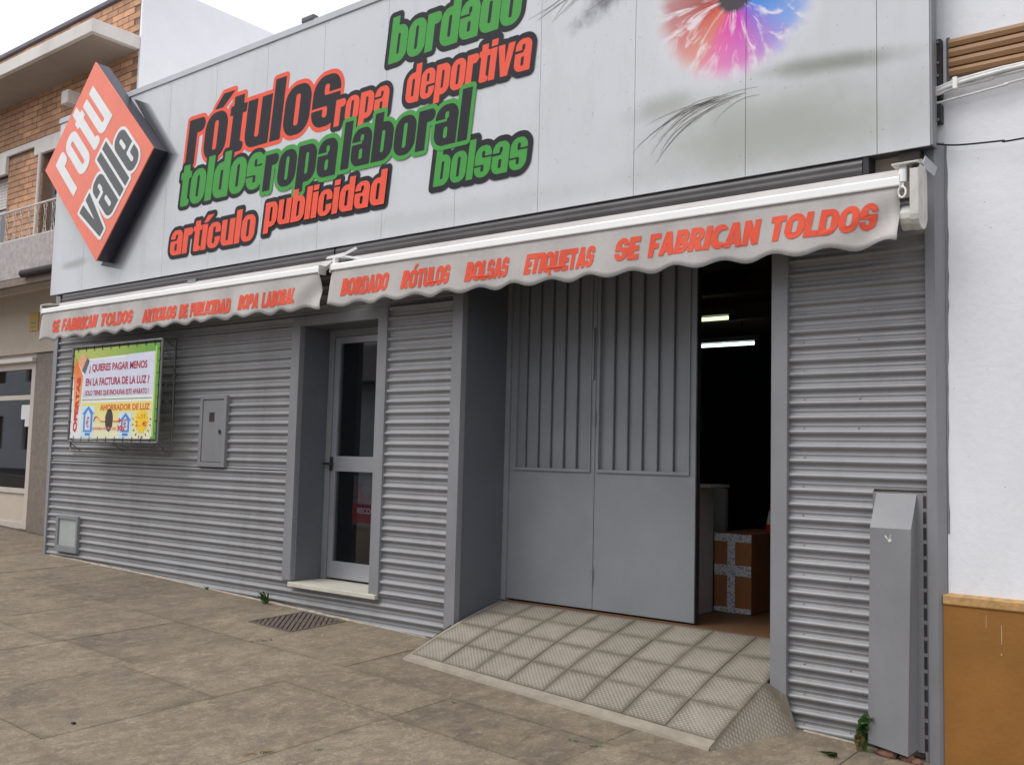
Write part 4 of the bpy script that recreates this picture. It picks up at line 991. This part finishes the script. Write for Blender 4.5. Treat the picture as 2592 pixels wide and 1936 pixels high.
for k in range(10):
    t = math.radians(170+k*22); a_, b_ = .088, .105; p = pp(.845+a_*math.cos(t), .185+a_*1.72*math.sin(t)); q = pp(.845+b_*math.cos(t), .185+b_*1.72*math.sin(t))
    rays_.bar((p[0], py_-.0045, p[1]), (q[0], py_-.0045, q[1]), .005, .004)
obj('sun_ray', rays_, INK, ad, kind='stuff')
pt_('1 x 25 €', .795, .885, .215, .045, ORNG, 5, .01); pt_('2', .785, .805, .13, .06, BRED, 5); pt_('x', .82, .835, .13, .03, ORNG, 5, 0); pt_('40', .855, .90, .13, .06, BRED, 5)
ties = MB()
for k in range(10):
    x = px0 + PW*(k+.5)/10
    ties.bar((x, py_-.004, pz1-.02), (x, ay-.012, az1), .004); ties.bar((x, py_-.004, pz0+.02), (x, ay-.012, az0), .004)
for k in range(8):
    z = pz0 + PH*(k+.5)/8
    ties.bar((px1-.02, py_-.004, z), (ax1, ay-.012, z), .004); ties.bar((px0+.015, py_-.004, z), (ax0, ay-.012, z), .004)
obj('lacing', ties, INK, ad, kind='stuff')

# ------------------------------------------------------------------ right neighbour: white house with ochre plinth
nr = thing('white_house', 'whitewashed house with an ochre plinth, at the right of the shop', 'house', (2, 5.2, 0))
rx = -1.27
obj('wall', MB().box(-1.5, rx, 5.001, 5.3, 3.118, 8), LIMEW, nr)
obj('wall', MB().box(rx, 9, 5.0, 5.3, -.6, 8), LIMEW, nr)
pl = MB(); pl.extrude_x([(5.0,-.6),(4.972,-.6),(4.972,.862),(4.966,.870),(4.972,.905),(5.0,.916)], -1.287, 9)
obj('plinth', pl, OCHRE, nr)
obj('plinth_cap', MB().extrude_x([(4.9715,.868),(4.966,.874),(4.968,.908),(5.0,.920)], -1.287, 9), mat('chipped_ochre_ledge', (.45,.27,.11), .9, 0, .3, 22, .8, 60), nr)
ov = MB(); random.seed(44); z = 1.20; pts_ = []
while z < 3.10: pts_.append((-1.258+random.uniform(-.003,.002)+.004*math.sin(z*3), z)); z += .05
ov.prism([(-1.2705, 1.2)]+pts_+[(-1.2705, 3.1)], 4.9975, 4.9995); obj('overpainted_strip', ov, mat('grey_overpaint', (.20,.205,.225), .7, 0, .12, 6), nr)
fl_ = MB()
for k in range(24):
    x, z = random.uniform(-1.24, -.7), random.uniform(.95, 4.4); r_ = random.uniform(.0015, .0038); a = random.uniform(0, 3)
    fl_.add([(x+r_*math.cos(a+t)*(1 if i % 2 else 1.8), 4.9993, z+r_*math.sin(a+t)*.7) for i, t in enumerate([0, 1.2, 2.6, 3.7, 5.0])], [(0,1,2,3,4)])
obj('chip', fl_, mat('grey_plaster_chip', (.5,.5,.5), .95, 0, .2, 20), nr, kind='stuff')
dp_ = MB()
for x, z0, z1, w_ in ((-1.035,.715,.80,.0022),(-1.037,.665,.672,.004),(-1.10,.78,.84,.0015)): dp_.add([(x-w_,4.9712,z0),(x+w_*.5,4.9712,z0-.004),(x+w_,4.9712,z1),(x-w_*.4,4.9712,z1)], [(0,1,2,3)])
obj('paint_drip', dp_, mat('pale_ochre_drip', (.50,.36,.22), .8, 0, .1, 9), nr, kind='stuff')
# roller blind box of slats above the cables
rb = thing('blind', None, None, (-.2, 5, 3.5)); rb.parent = nr; rb.location = Vector((-.2,5,3.5)) - nr.location; rb.name = 'roller_blind'
z = 3.435
for k, hgt in enumerate((.045, .05, .05, .048)):
    pr = [(4.998, z), (4.972, z+.004), (4.965, z+hgt*.5), (4.974, z+hgt-.004), (4.998, z+hgt-.001)]
    obj('slat', MB().extrude_x(pr, -1.238, 1.6), BROWNB, rb); z += hgt
obj('opening_edge', MB().box(-1.252, -1.2385, 4.985, 4.999, 3.40, 3.64), COPING, nr)
ab = thing('iron_angle_bracket', 'black bolted iron angle on the white wall beside the sign end', 'bracket', (-1.3, 4.98, 3.4))
obj('angle', MB().box(-1.306, -1.270, 4.955, 4.998, 3.33, 3.632).box(-1.330, -1.270, 4.95, 4.998, 3.208, 3.30), BLACKM, ab, bevel=.002)
for z in (3.625, 3.52, 3.455, 3.232): obj('bolt', MB().bar((-1.284, 4.955, z-.012), (-1.284, 4.944, z-.012), .016, n=6), GALV, ab)
def cable(label, pts, r, m, grp):
    P_2 = []; n = 8
    for i in range(len(pts)-1):
        p0, p1, p2, p3 = [Vector(pts[max(0, min(len(pts)-1, j))]) for j in (i-1, i, i+1, i+2)]
        for k in range(n):
            t = k/n; P_2.append(.5*((2*p1)+(-p0+p2)*t+(2*p0-5*p1+4*p2-p3)*t*t+(-p0+3*p1-3*p2+p3)*t**3))
    P_2.append(Vector(pts[-1]))
    mb = MB().path(P_2, r, 7); o = obj('cable', mb, m, None, smooth=60); tag(o, label, 'cable', grp); return o
gcab = 'cables running along the white wall'
cable('uppermost white cable along the bottom of the brown blind', [(-1.45,4.93,3.372),(-1.30,4.94,3.375),(-1.20,4.95,3.398),(-1.0,4.95,3.415),(-.85,4.95,3.418),(.5,4.95,3.45)], .009, CABLE, gcab)
cable('thick white cable just under the uppermost one', [(-1.45,4.93,3.352),(-1.30,4.94,3.358),(-1.20,4.945,3.380),(-1.0,4.94,3.396),(-.85,4.945,3.403),(.5,4.95,3.44)], .012, CABLE, gcab)
cable('white cable bulging low in the bundle near the clip', [(-1.45,4.93,3.335),(-1.30,4.94,3.343),(-1.20,4.95,3.365),(-1.05,4.952,3.372),(-.85,4.95,3.386),(.5,4.96,3.42)], .008, CABLE, gcab)
cable('thin twisted white cable sagging on its own below the bundle', [(-1.45,4.93,3.30),(-1.33,4.95,3.303),(-1.15,4.955,3.318),(-.98,4.95,3.330),(-.85,4.955,3.345),(.5,4.96,3.42)], .006, CABLE, gcab)
cable('thin black cable crossing the white wall alone', [(-1.40,4.93,3.108),(-1.32,4.94,3.104),(-1.2,4.95,3.078),(-1.0,4.95,3.062),(-.85,4.95,3.058),(.5,4.96,3.10)], .0045, INK, gcab)
cl = obj('cable_clip', MB().box(-1.212, -1.190, 4.925, 4.965, 3.352, 3.412), WHITEM, None, bevel=.004); tag(cl, 'white plastic clip holding the cable bundle below the brown blind', 'clip')

# ------------------------------------------------------------------ left neighbour: brick house with balcony
NY = 5.7
nl = thing('brick_house', 'two storey brick house with balcony and shop window, left of the shop', 'house', (-13, NY, .4))
x_l = -19.0
obj('party_wall', MB().box(-10.02, -9.985, NY+.004, 14, 3.2, 6.85), LIMEP, nl)
core = MB()
WU = [(-12.10, -11.0, 3.9, 5.22), (-14.3, -13.05, 3.9, 5.10)]       # upper openings
def wall_with_holes(mb, x0, x1, z0, z1, holes, y0, y1):
    xs_ = sorted({x0, x1, *[h[0] for h in holes], *[h[1] for h in holes]}); zs_ = sorted({z0, z1, *[h[2] for h in holes], *[h[3] for h in holes]})
    for a, b in zip(xs_[:-1], xs_[1:]):
        for c, d in zip(zs_[:-1], zs_[1:]):
            if any(h[0] < (a+b)/2 < h[1] and h[2] < (c+d)/2 < h[3] for h in holes): continue
            mb.box(a, b, y0, y1, c, d)
wall_with_holes(core, x_l, -10.02, 3.56, 6.72, WU, NY+.012, NY+.25)
obj('mortar_wall', core, MORTAR, nl)
# bricks, one by one where the photo shows them largest
bh, bw = .0765, .245; bricks = []; zi = 0; z = 3.95
random.seed(9)
while z < 6.70:
    x = -10.022 - (bw/2 if zi % 2 else 0)
    while x > -14.6:
        a, b = x-bw+.009, x
        if a < -10.03 and not (5.28 < z+bh/2 < 5.38) and not (5.99 < z+bh/2 < 6.17):
            a0, b0 = a, min(b, -10.024); ok = True
            for h in WU:
                if h[2]-.02 < z+bh/2 < h[3]+.02 and b0 > h[0] and a0 < h[1]:
                    if a0 < h[0] and h[0]-a0 > .05: b0 = h[0]-.004
                    elif b0 > h[1] and b0-h[1] > .05: a0 = h[1]+.004
                    else: ok = False
            if ok and b0-a0 > .04: bricks.append((a0, b0, z))
        x -= bw
    z += bh; zi += 1
def in_view(b): 
    d = Vector(((b[0]+b[1])/2, NY, b[2]-CZ)); c = d.dot(CF); px = 1296+FPX*d.dot(CR)/c; py = 968-FPX*d.dot(CU)/c
    return -10 < px < 380 and -10 < py < 700
vis = sorted([b for b in bricks if in_view(b)], key=lambda b: -b[1]); rest = vis[290:]+[b for b in bricks if not in_view(b)]; vis = vis[:290]
meshes = {}
for a, b, z in vis:
    k = round(b-a, 2)
    if k not in meshes: meshes[k] = mesh_of(MB().box(0, b-a, 0, .02, 0, bh-.010)); meshes[k].materials.append(BRICK)
    o = obj('brick', None, BRICK, nl, me=meshes[k]); o.location = Vector((a, NY-.001+random.uniform(-.002,.002), z)) - nl.location
rm = MB()
for a, b, z in rest: rm.box(a, b, NY, NY+.02, z, z+bh-.010)
if rest: obj('brick', rm, BRICK, nl, kind='stuff')
obj('roof_coping', MB().box(x_l, -10.02, NY-.03, NY+.27, 6.72, 6.765), COPING, nl)
obj('eave_slab', MB().box(x_l, -9.99, 5.135, NY+.0, 6.005, 6.155), CREAM, nl, bevel=.006)
obj('eave_soffit', MB().box(x_l, -10.06, 5.19, NY-.001, 5.996, 6.004), SOFFIT, nl)
obj('string_course', MB().box(x_l, -10.02, NY-.035, NY+.0, 5.292, 5.372), CREAM, nl, bevel=.004)
obj('lintel', MB().box(-12.27, -10.9, NY-.045, NY+.0, 5.165, 5.290), CREAM, nl, bevel=.004)
obj('lintel', MB().box(-14.4, -13.04, NY-.045, NY+.0, 5.06, 5.290), CREAM, nl, bevel=.004)
# windows of the upper floor
for k, h in enumerate(WU):
    wn = thing('window', None, None, (h[0], NY, h[2])); wn.parent = nl; wn.location = Vector((h[0], NY, h[2])) - nl.location
    f = MB(); yb = NY+.12
    for x0, x1, z0, z1 in ((h[0],h[0]+.05,h[2],h[3]),(h[1]-.05,h[1],h[2],h[3]),(h[0]+.05,h[1]-.05,h[2],h[2]+.05),(h[0]+.05,h[1]-.05,h[3]-.05,h[3]),((h[0]+h[1])/2-.035,(h[0]+h[1])/2+.035,h[2]+.05,h[3]-.05),(h[0]+.05,h[1]-.05,4.62,4.66)): f.box(x0, x1, yb, yb+.05, z0, z1)
    obj('frame', f, ALU, wn); obj('pane', MB().box(h[0]+.05,h[1]-.05,yb+.02,yb+.025,h[2]+.05,h[3]-.05), GLASS2, wn)
    obj('curtain', MB().box(h[0]+.05,h[1]-.05,yb+.12,yb+.13,h[2],h[3]), DARKB, wn)
    if k == 1:
        for q in range(10): obj('blind_slat', MB().box(h[0]+.03, h[1]-.02, yb-.03, yb-.018, 4.66+q*.042, 4.66+q*.042+.037), CREAM, wn)
# downpipes beside the right window
obj('downpipe', MB().bar((-12.12, NY-.04, 3.9), (-12.10, NY-.04, 5.18), .05, n=10), CREAM, nl, smooth=60)
# balcony
obj('balcony_parapet', MB().box(x_l, -10.06, 5.13, 5.22, 3.43, 3.885), STUCCO, nl, bevel=.004)
obj('balcony_soffit', MB().box(x_l, -10.06, 5.20, NY, 3.575, 3.66), CREAM, nl)
obj('balcony_slab', MB().box(x_l, -10.06, 5.135, 5.20, 3.345, 3.428), mat('brown_slab_edge', (.22,.17,.14), .9, 0, .3, 8), nl)
rl = thing('railing', None, None, (-12, 5.17, 3.9)); rl.parent = nl; rl.location = Vector((-12, 5.17, 3.9)) - nl.location; rl.name = 'balcony_railing'
RAILM = mat('white_painted_iron', (.62,.57,.53), .6, 0, .15, 10)
f = MB().bar((x_l, 5.17, 4.262), (-10.1, 5.17, 4.262), .022, .016).bar((x_l, 5.17, 3.903), (-10.1, 5.17, 3.903), .014, .012)
obj('rail', f, RAILM, rl)
bal = MB()
for s in (-1, 1): bal.path([(s*(.010+.016*abs(math.sin(t*math.pi*3))), 0, t*.35) for t in [k/12 for k in range(13)]], .0045, 4)
bal.path([(-.045, 0, .33), (-.03, 0, .29), (0, 0, .26), (.03, 0, .29), (.045, 0, .33)], .004, 4); bal.path([(-.045, 0, .01), (-.03, 0, .05), (0, 0, .08), (.03, 0, .05), (.045, 0, .01)], .004, 4)
bme = mesh_of(bal); bme.materials.append(RAILM)
for k in range(14):
    o = obj('baluster', None, RAILM, rl, me=bme); o.location = Vector((-10.48-.187*k, 5.17, 3.905)) - Vector((-12, 5.17, 3.9))
obj('upper_beam', MB().box(x_l, -10.03, NY-.06, NY+.1, 3.43, 3.574), CREAM, nl, bevel=.005)
obj('dark_shade_tube', MB().bar((-11.16, 5.10, 3.455), (-10.1, 5.10, 3.452), .085, n=14), mat('dark_rolled_fabric', (.045,.035,.035), .9, 0, .2, 12), nl, smooth=60)
# ground floor
W0 = (-15.6, -12.02, .50, 2.66)
gfm = MB(); wall_with_holes(gfm, x_l, -10.06, .1, 3.43, [(W0[0], -11.48, .1, 2.66)], NY+.0, NY+.25)
obj('ground_floor_wall', gfm, BEIGE, nl)
obj('pier', MB().box(-12.02, -11.475, NY+.03, NY+.3, .2, 2.655), PIER, nl, bevel=.004)
obj('pier_return', MB().box(-11.474, -11.44, NY-.01, NY+.3, .2, 2.655), PIER, nl)
sw_ = thing('shop_window', None, None, (-13.8, NY, .5)); sw_.parent = nl; sw_.location = Vector((-13.8, NY, .5)) - nl.location
f = MB(); y0, y1 = NY+.05, NY+.12
for x0, x1, z0, z1 in ((-12.15,-12.03,.50,2.66),(-15.6,-12.15,2.47,2.535),(-15.6,-12.15,2.088,2.146),(-15.6,-12.15,.93,.99),(-15.6,-12.15,.50,.575),(-15.6,-12.15,2.535,2.66),(-13.9,-13.84,.575,2.47)): f.box(x0, x1, y0, y1, z0, z1)
WFR = mat('cream_window_frame', (.56,.50,.44), .6, 0, .06, 5)
obj('frame', f, WFR, sw_)
obj('blind_box', MB().box(-15.6, -12.015, NY-.02, NY+.05, 2.555, 2.605), mat('white_blind_box', (.72,.68,.63), .6, 0, .05, 5), sw_)
obj('pane', MB().box(-15.6,-12.15,y0+.03,y0+.035,2.146,2.47), GLASS2, sw_); obj('pane', MB().box(-15.6,-12.15,y0+.03,y0+.035,.99,2.088), GLASS2, sw_)
obj('base_panel', MB().box(-15.6,-12.15,y0+.02,y0+.04,.575,.93), BEIGE, sw_)
nin = MB(); nin.box(-15.7,-11.9,9.0,9.1,.3,3.2).box(-15.7,-15.65,5.95,9,.3,3.2).box(-11.95,-11.9,5.96,9,.3,3.2).box(-15.7,-11.9,5.95,9.1,3.2,3.25).box(-15.7,-11.9,5.95,9.1,.3,.45)
obj('interior_wall', nin, DARKB, nl)
obj('paper_notice', MB().box(-12.41,-12.17,y0+.022,y0+.028,1.845,2.025).box(-12.30,-12.17,y0+.021,y0+.027,1.755,1.844), PAPER, sw_)
ynp = obj('yellow_plaque', MB().box(-12.17,-11.945,NY-.012,NY-.001,2.928,3.155), YELLOW, None, bevel=.003); tag(ynp, 'small yellow plaque on the beige wall left of the left awning', 'plaque')
bx('stripe', -12.12, -12.0, NY-.014, NY-.0125, 3.02, 3.04, flat('plaque_grey', (.2,.2,.25)), ynp, bevel=0)
bx('stripe', -12.12, -12.0, NY-.014, NY-.0125, 2.97, 2.985, flat('plaque_grey2', (.2,.2,.25)), ynp, bevel=0)
el_ = tag(obj('wall_lantern', MB().box(-11.30,-11.14,5.48,5.64,5.57,5.73).box(-11.24,-11.2,5.64,5.7,5.62,5.66), CREAM, None, bevel=.01), 'pale box fixed under the eave of the brick house behind the logo', 'wall box')

# ------------------------------------------------------------------ inside the shop
ct = thing('shop_counter', 'off white counter just inside the open gateway, left of the cardboard box', 'counter', (-3.4, 5.95, GD))
obj('body', MB().box(-3.72, -3.052, 5.82, 6.10, GD, 1.35), COUNT, ct, bevel=.003)
obj('side_panel', MB().box(-3.95, -3.215, 6.62, 6.66, GD, 1.33), COUNT, ct)
obj('counter_top', MB().box(-3.74, -2.93, 5.80, 6.09, 1.352, 1.370), COUNT, ct, bevel=.002)
cbx = thing('cardboard_box', 'large brown cardboard box crossed with printed white tape, inside the gateway', 'box', (-2.92, 6.4, GD))
bx0, bx1, by0, by1, bz1 = -3.045, -2.777, 6.105, 6.75, 1.045
obj('carton', MB().box(bx0, bx1, by0, by1, GD+.001, bz1), CARD, cbx, bevel=.004)
def tape_mat():
    m = bpy.data.materials.new('printed_white_tape'); m.use_nodes = True; nt = m.node_tree; b = nt.nodes['Principled BSDF']
    c = mixc(nt, ramp(nt, noise(nt, 70, 2, .5, posn(nt)), [(.52, 0), (.58, .8)]), (.52,.53,.56), (.14,.15,.20)); nt.links.new(c, b.inputs['Base Color']); b.inputs['Roughness'].default_value = .35; return m
TAPE = tape_mat(); cx = (bx0+bx1)/2-.01
for x0, x1, z0, z1, k in ((cx-.028, cx+.028, GD+.005, bz1-.002, 0), (bx0+.002, bx1-.001, .765, .835, 1), (bx0+.002, bx1-.001, .99, bz1-.004, 1), (bx0+.002, bx1-.001, GD+.008, .555, 1)):
    obj('tape', MB().box(x0, x1, by0-.002-.001*k, by0-.001-.001*k, z0, z1), TAPE, cbx)
cn = thing('traffic_cone', 'red and white traffic cone standing on the cardboard box in the dark doorway', 'traffic cone', (-2.80, 6.62, bz1))
REDC = flat('cone_red_plastic', (.75,.03,.015), .4)
def frust(z0, z1, r0, r1, m, nme):
    n = 20; vs = [(-2.80+r*math.cos(2*math.pi*k/n), 6.58+r*math.sin(2*math.pi*k/n), z) for r, z in ((r0, z0), (r1, z1)) for k in range(n)]
    obj(nme, MB().add(vs, [(k, (k+1) % n, n+(k+1) % n, n+k) for k in range(n)]+[tuple(range(n)), tuple(range(n, 2*n))]), m, cn, smooth=50)
frust(bz1+.0005, bz1+.05, .085, .077, REDC, 'cone_base'); frust(bz1+.05, bz1+.14, .077, .058, WHITEA, 'reflective_band'); frust(bz1+.14, bz1+.225, .058, .036, REDC, 'cone_body'); frust(bz1+.225, bz1+.25, .036, .02, REDC, 'cone_tip')
def tube(label, xa, xb, y, z, m):
    t = thing('fluorescent_light', label, 'ceiling light', ((xa+xb)/2, y, z), group='fluorescent lights in the shop')
    obj('tube', MB().bar((xa, y, z), (xb-.03, y, z), .036, n=12), m, t, smooth=60)
    obj('batten', MB().box(xa-.05, xb+.02, y-.03, y+.03, z+.03, z+.085), COUNT, t)
    obj('socket', MB().box(xb-.035, xb+.02, y-.02, y+.02, z-.022, z+.03), DARK, t)
    obj('hanger', MB().bar((xb-.2, y, z+.085), (xb-.2, y, 3.22), .012), DARK, t)
tube('nearer greenish fluorescent tube under the shop ceiling', -5.2, -4.02, 8.4, 2.885, TUBEG)
tube('farther bright white fluorescent tube under the shop ceiling', -5.9, -4.575, 10.2, 2.872, TUBEW)
# poster behind the glass door
ps = thing('door_poster', 'red poster with pictures behind the lower pane of the glass door', 'poster', (-5.42, 5.5, .8))
def FP(px, py, d): a, b = F(px, py, d); return a, b
p0 = F(893, 1273, .35); p1 = F(893, 1322, .35)
ra, rb2 = p0[0], p0[0]+.36
obj('sheet', MB().box(ra, rb2, 5.351, 5.353, p1[1]-.02, p0[1]+.22), mat('poster_picture', (.16,.11,.11), .5, 0, .9, 16), ps)
obj('red_field', MB().box(ra, rb2, 5.348, 5.3502, p1[1], p0[1]), flat('poster_red', (.42,.012,.018), .4), ps)
text('RECOGIDA', ra+.06, rb2-.01, p1[1]+.075, .048, 5.347, WHITEA, ps, bold=.02)
ring = MB()
rcx, rcz = ra+.17, p0[1]+.13
n = 20
for k in range(12):
    t0, t1 = math.radians(190+k*14), math.radians(190+(k+1)*14)
    ring.add([(rcx+r*math.cos(t), 5.347, rcz+r*.8*math.sin(t)) for r, t in ((.10,t0),(.13,t0),(.13,t1),(.10,t1))], [(0,1,2,3)])
obj('red_curve', ring, flat('poster_red2', (.45,.02,.02), .4), ps)

# ------------------------------------------------------------------ weeds, bits and broken brick at the foot of the walls
def weed(label, x, y, hgt, spread, n, m, seed, lean=(0,0)):
    random.seed(seed); mb = MB()
    for k in range(n):
        a = random.uniform(0, 2*math.pi); L = hgt*random.uniform(.45, 1.0); s = spread*random.uniform(.2, 1)
        bz = gz(x, y); p0 = Vector((x+random.uniform(-.2,.2)*spread, y+random.uniform(-.1,.1)*spread, bz-.003))
        p2 = p0 + Vector((math.cos(a)*s+lean[0], -abs(math.sin(a))*s*.6+lean[1], L)); p1 = p0.lerp(p2, .5)+Vector((0,0,L*.25)); d = (p2-p0).cross(Vector((0,1,.3))).normalized()
        wd2 = L*random.uniform(.10,.20)
        q = [p0-d*.002, p0+d*.002, p1+d*wd2, p2, p1-d*wd2]
        mb.add([tuple(v) for v in q], [(0,1,2,4),(4,2,3)])
        for e in range(3):      # side leaflets
            t = random.uniform(.3,.95); c_ = p0.lerp(p2, t)+Vector((0,0,L*.2*(1-abs(2*t-1)))); a2 = random.uniform(0, 6.3); v2 = Vector((math.cos(a2), -abs(math.sin(a2))*.5, random.uniform(-.2,.5))).normalized()*L*.22; w2 = v2.cross(Vector((0,0,1))).normalized()*L*.07
            mb.add([tuple(c_), tuple(c_+v2*.5+w2), tuple(c_+v2), tuple(c_+v2*.5-w2)], [(0,1,2,3)])
    o = obj('weed', mb, m, None); tag(o, label, 'weed', 'weeds at the foot of the shop wall'); return o
wx, wy = -6.33, 4.93
weed('dark green leafy weed beside the drain grate', wx, wy, .10, .09, 26, GREENL, 1)
weed('tiny weed sprouting at the foot of the wall, left of the grate', -7.13, 4.95, .03, .07, 16, GREENL, 2)
weed('tall green and brown weed against the metal cover', -1.635, 4.90,    .20, .030, 22, GREENL, 3, (.01,-.02))
weed('withered brown weed at the base of the metal cover', -1.66, 4.88, .10, .03, 22, DRYL, 4)
weed('low green weed creeping out from the metal cover', -1.72, 4.72, .035, .07, 22, GREENL, 5, (-.02,-.04))
random.seed(21)
for lab, x, y, s in (('reddish broken brick under the left edge of the metal cover', -1.53, 4.91, (.05,.035,.028)), ('larger broken brick under the middle of the metal cover', -1.44, 4.92, (.04,.03,.024)), ('small broken brick beside the grey corner post', -1.39, 4.90, (.025,.022,.018))):
    bm = bmesh.new(); bmesh.ops.create_icosphere(bm, subdivisions=2, radius=1)
    for v in bm.verts: v.co *= 1+.25*mnoise.noise(v.co*1.7+Vector((x*9, 0, 0))); v.co = Vector((v.co.x*s[0]+x, v.co.y*s[1]+y, v.co.z*s[2]+gz(x, y)+s[2]*.4))
    me = bpy.data.meshes.new('r'); bm.to_mesh(me); bm.free(); o = obj('broken_brick', me, mat('broken_brick_clay', (.17,.085,.06), .95, 0, .35, 20, .6, 60)); tag(o, lab, 'rubble', 'broken bricks under the metal cover')
def Gpt(px, py):
    v = ray(px, py).normalized(); lo, hi = .5, 30
    for i in range(50):
        m_ = (lo+hi)/2
        if CZ+v.z*m_ < gz(v.x*m_, v.y*m_): hi = m_
        else: lo = m_
    return v.x*m_, v.y*m_
def tuft(label, px, py, ln, m, seed, n=26, ang=0.3, h=.012):
    x, y = Gpt(px, py); random.seed(seed); mb = MB()
    for k in range(n):
        t = random.uniform(-1, 1)*ln; cx_, cy_ = x+math.cos(ang)*t+random.uniform(-.008,.008), y+math.sin(ang)*t+random.uniform(-.008,.008); z0 = gz(cx_, cy_)
        a = random.uniform(0, 6.28); r_ = random.uniform(.008,.018)
        mb.add([(cx_, cy_, z0), (cx_+r_*math.cos(a), cy_+r_*math.sin(a), z0+random.uniform(.3,1)*h), (cx_+r_*.6*math.cos(a+.9), cy_+r_*.6*math.sin(a+.9), z0+h*.4)], [(0,1,2)])
    o = obj('moss_tuft', mb, m, None); tag(o, label, 'moss', 'tufts in the pavement joints')
ORM = mat('orange_dry_moss', (.26,.15,.035), .9, 0, .3, 40)
tuft('dry orange tuft in the joint below the drain grate', 648, 1623, .05, ORM, 1, ang=1.4)
tuft('green tuft beside the orange one below the grate', 668, 1622, .05, GREENL, 2, 16, 1.2)
tuft('dry orange tuft at the bottom edge of the pavement', 655, 1906, .07, ORM, 3, 34, 1.2)
tuft('green tuft at the slab corner in front of the ramp', 1508, 1889, .025, GREENL, 4, 14)
tuft('small green tuft in the joint left of the slab corner', 1455, 1875, .025, GREENL, 5, 12)
tuft('green tuft in the slab joint near the left corner of the ramp', 1147, 1778, .02, GREENL, 6, 10)
tuft('green tuft on the pavement at the bottom centre', 806, 1897, .015, GREENL, 7, 8)
x, y = Gpt(817, 1607); lt = obj('litter', MB().add([(x-.014,y,gz(x,y)+.002),(x,y-.012,gz(x,y)+.002),(x+.016,y,gz(x,y)+.007),(x+.002,y+.012,gz(x,y)+.004)],[(0,1,2,3)]), PAPER, None); tag(lt, 'tiny white scrap of litter on the dark patch right of the grate', 'litter')
x, y = Gpt(186, 1831); lt = obj('pebble', MB().box(x-.012,x+.012,y-.008,y+.008,gz(x,y)-.001,gz(x,y)+.008), INK, None, bevel=.003); tag(lt, 'small black pebble on the pavement at lower left', 'pebble')

# ------------------------------------------------------------------ houses across the street (seen only as reflections)
oh = thing('opposite_house', 'plain white two storey house across the street, seen only reflected in the glass', 'house', (-6, -9, .2))
wh = [(x, x+1.1, z, z+1.5) for x in range(-50, 4, 3) for z in (1.4, 4.4)]
f = MB(); wall_with_holes(f, -52, 8, -.3, 6.6, wh, -9.3, -9.0); obj('wall', f, LIMEW, oh)
obj('balcony', MB().box(-30, -14, -9.0, -8.2, 3.6, 3.75).box(-30, -14, -8.23, -8.2, 3.75, 4.6), STUCCO, oh)
obj('roof_edge', MB().box(-52, 8, -9.4, -8.8, 6.6, 6.8), CREAM, oh)
for h in wh: obj('window', MB().box(h[0], h[1], -9.2, -9.15, h[2], h[3]), DARKB, oh)
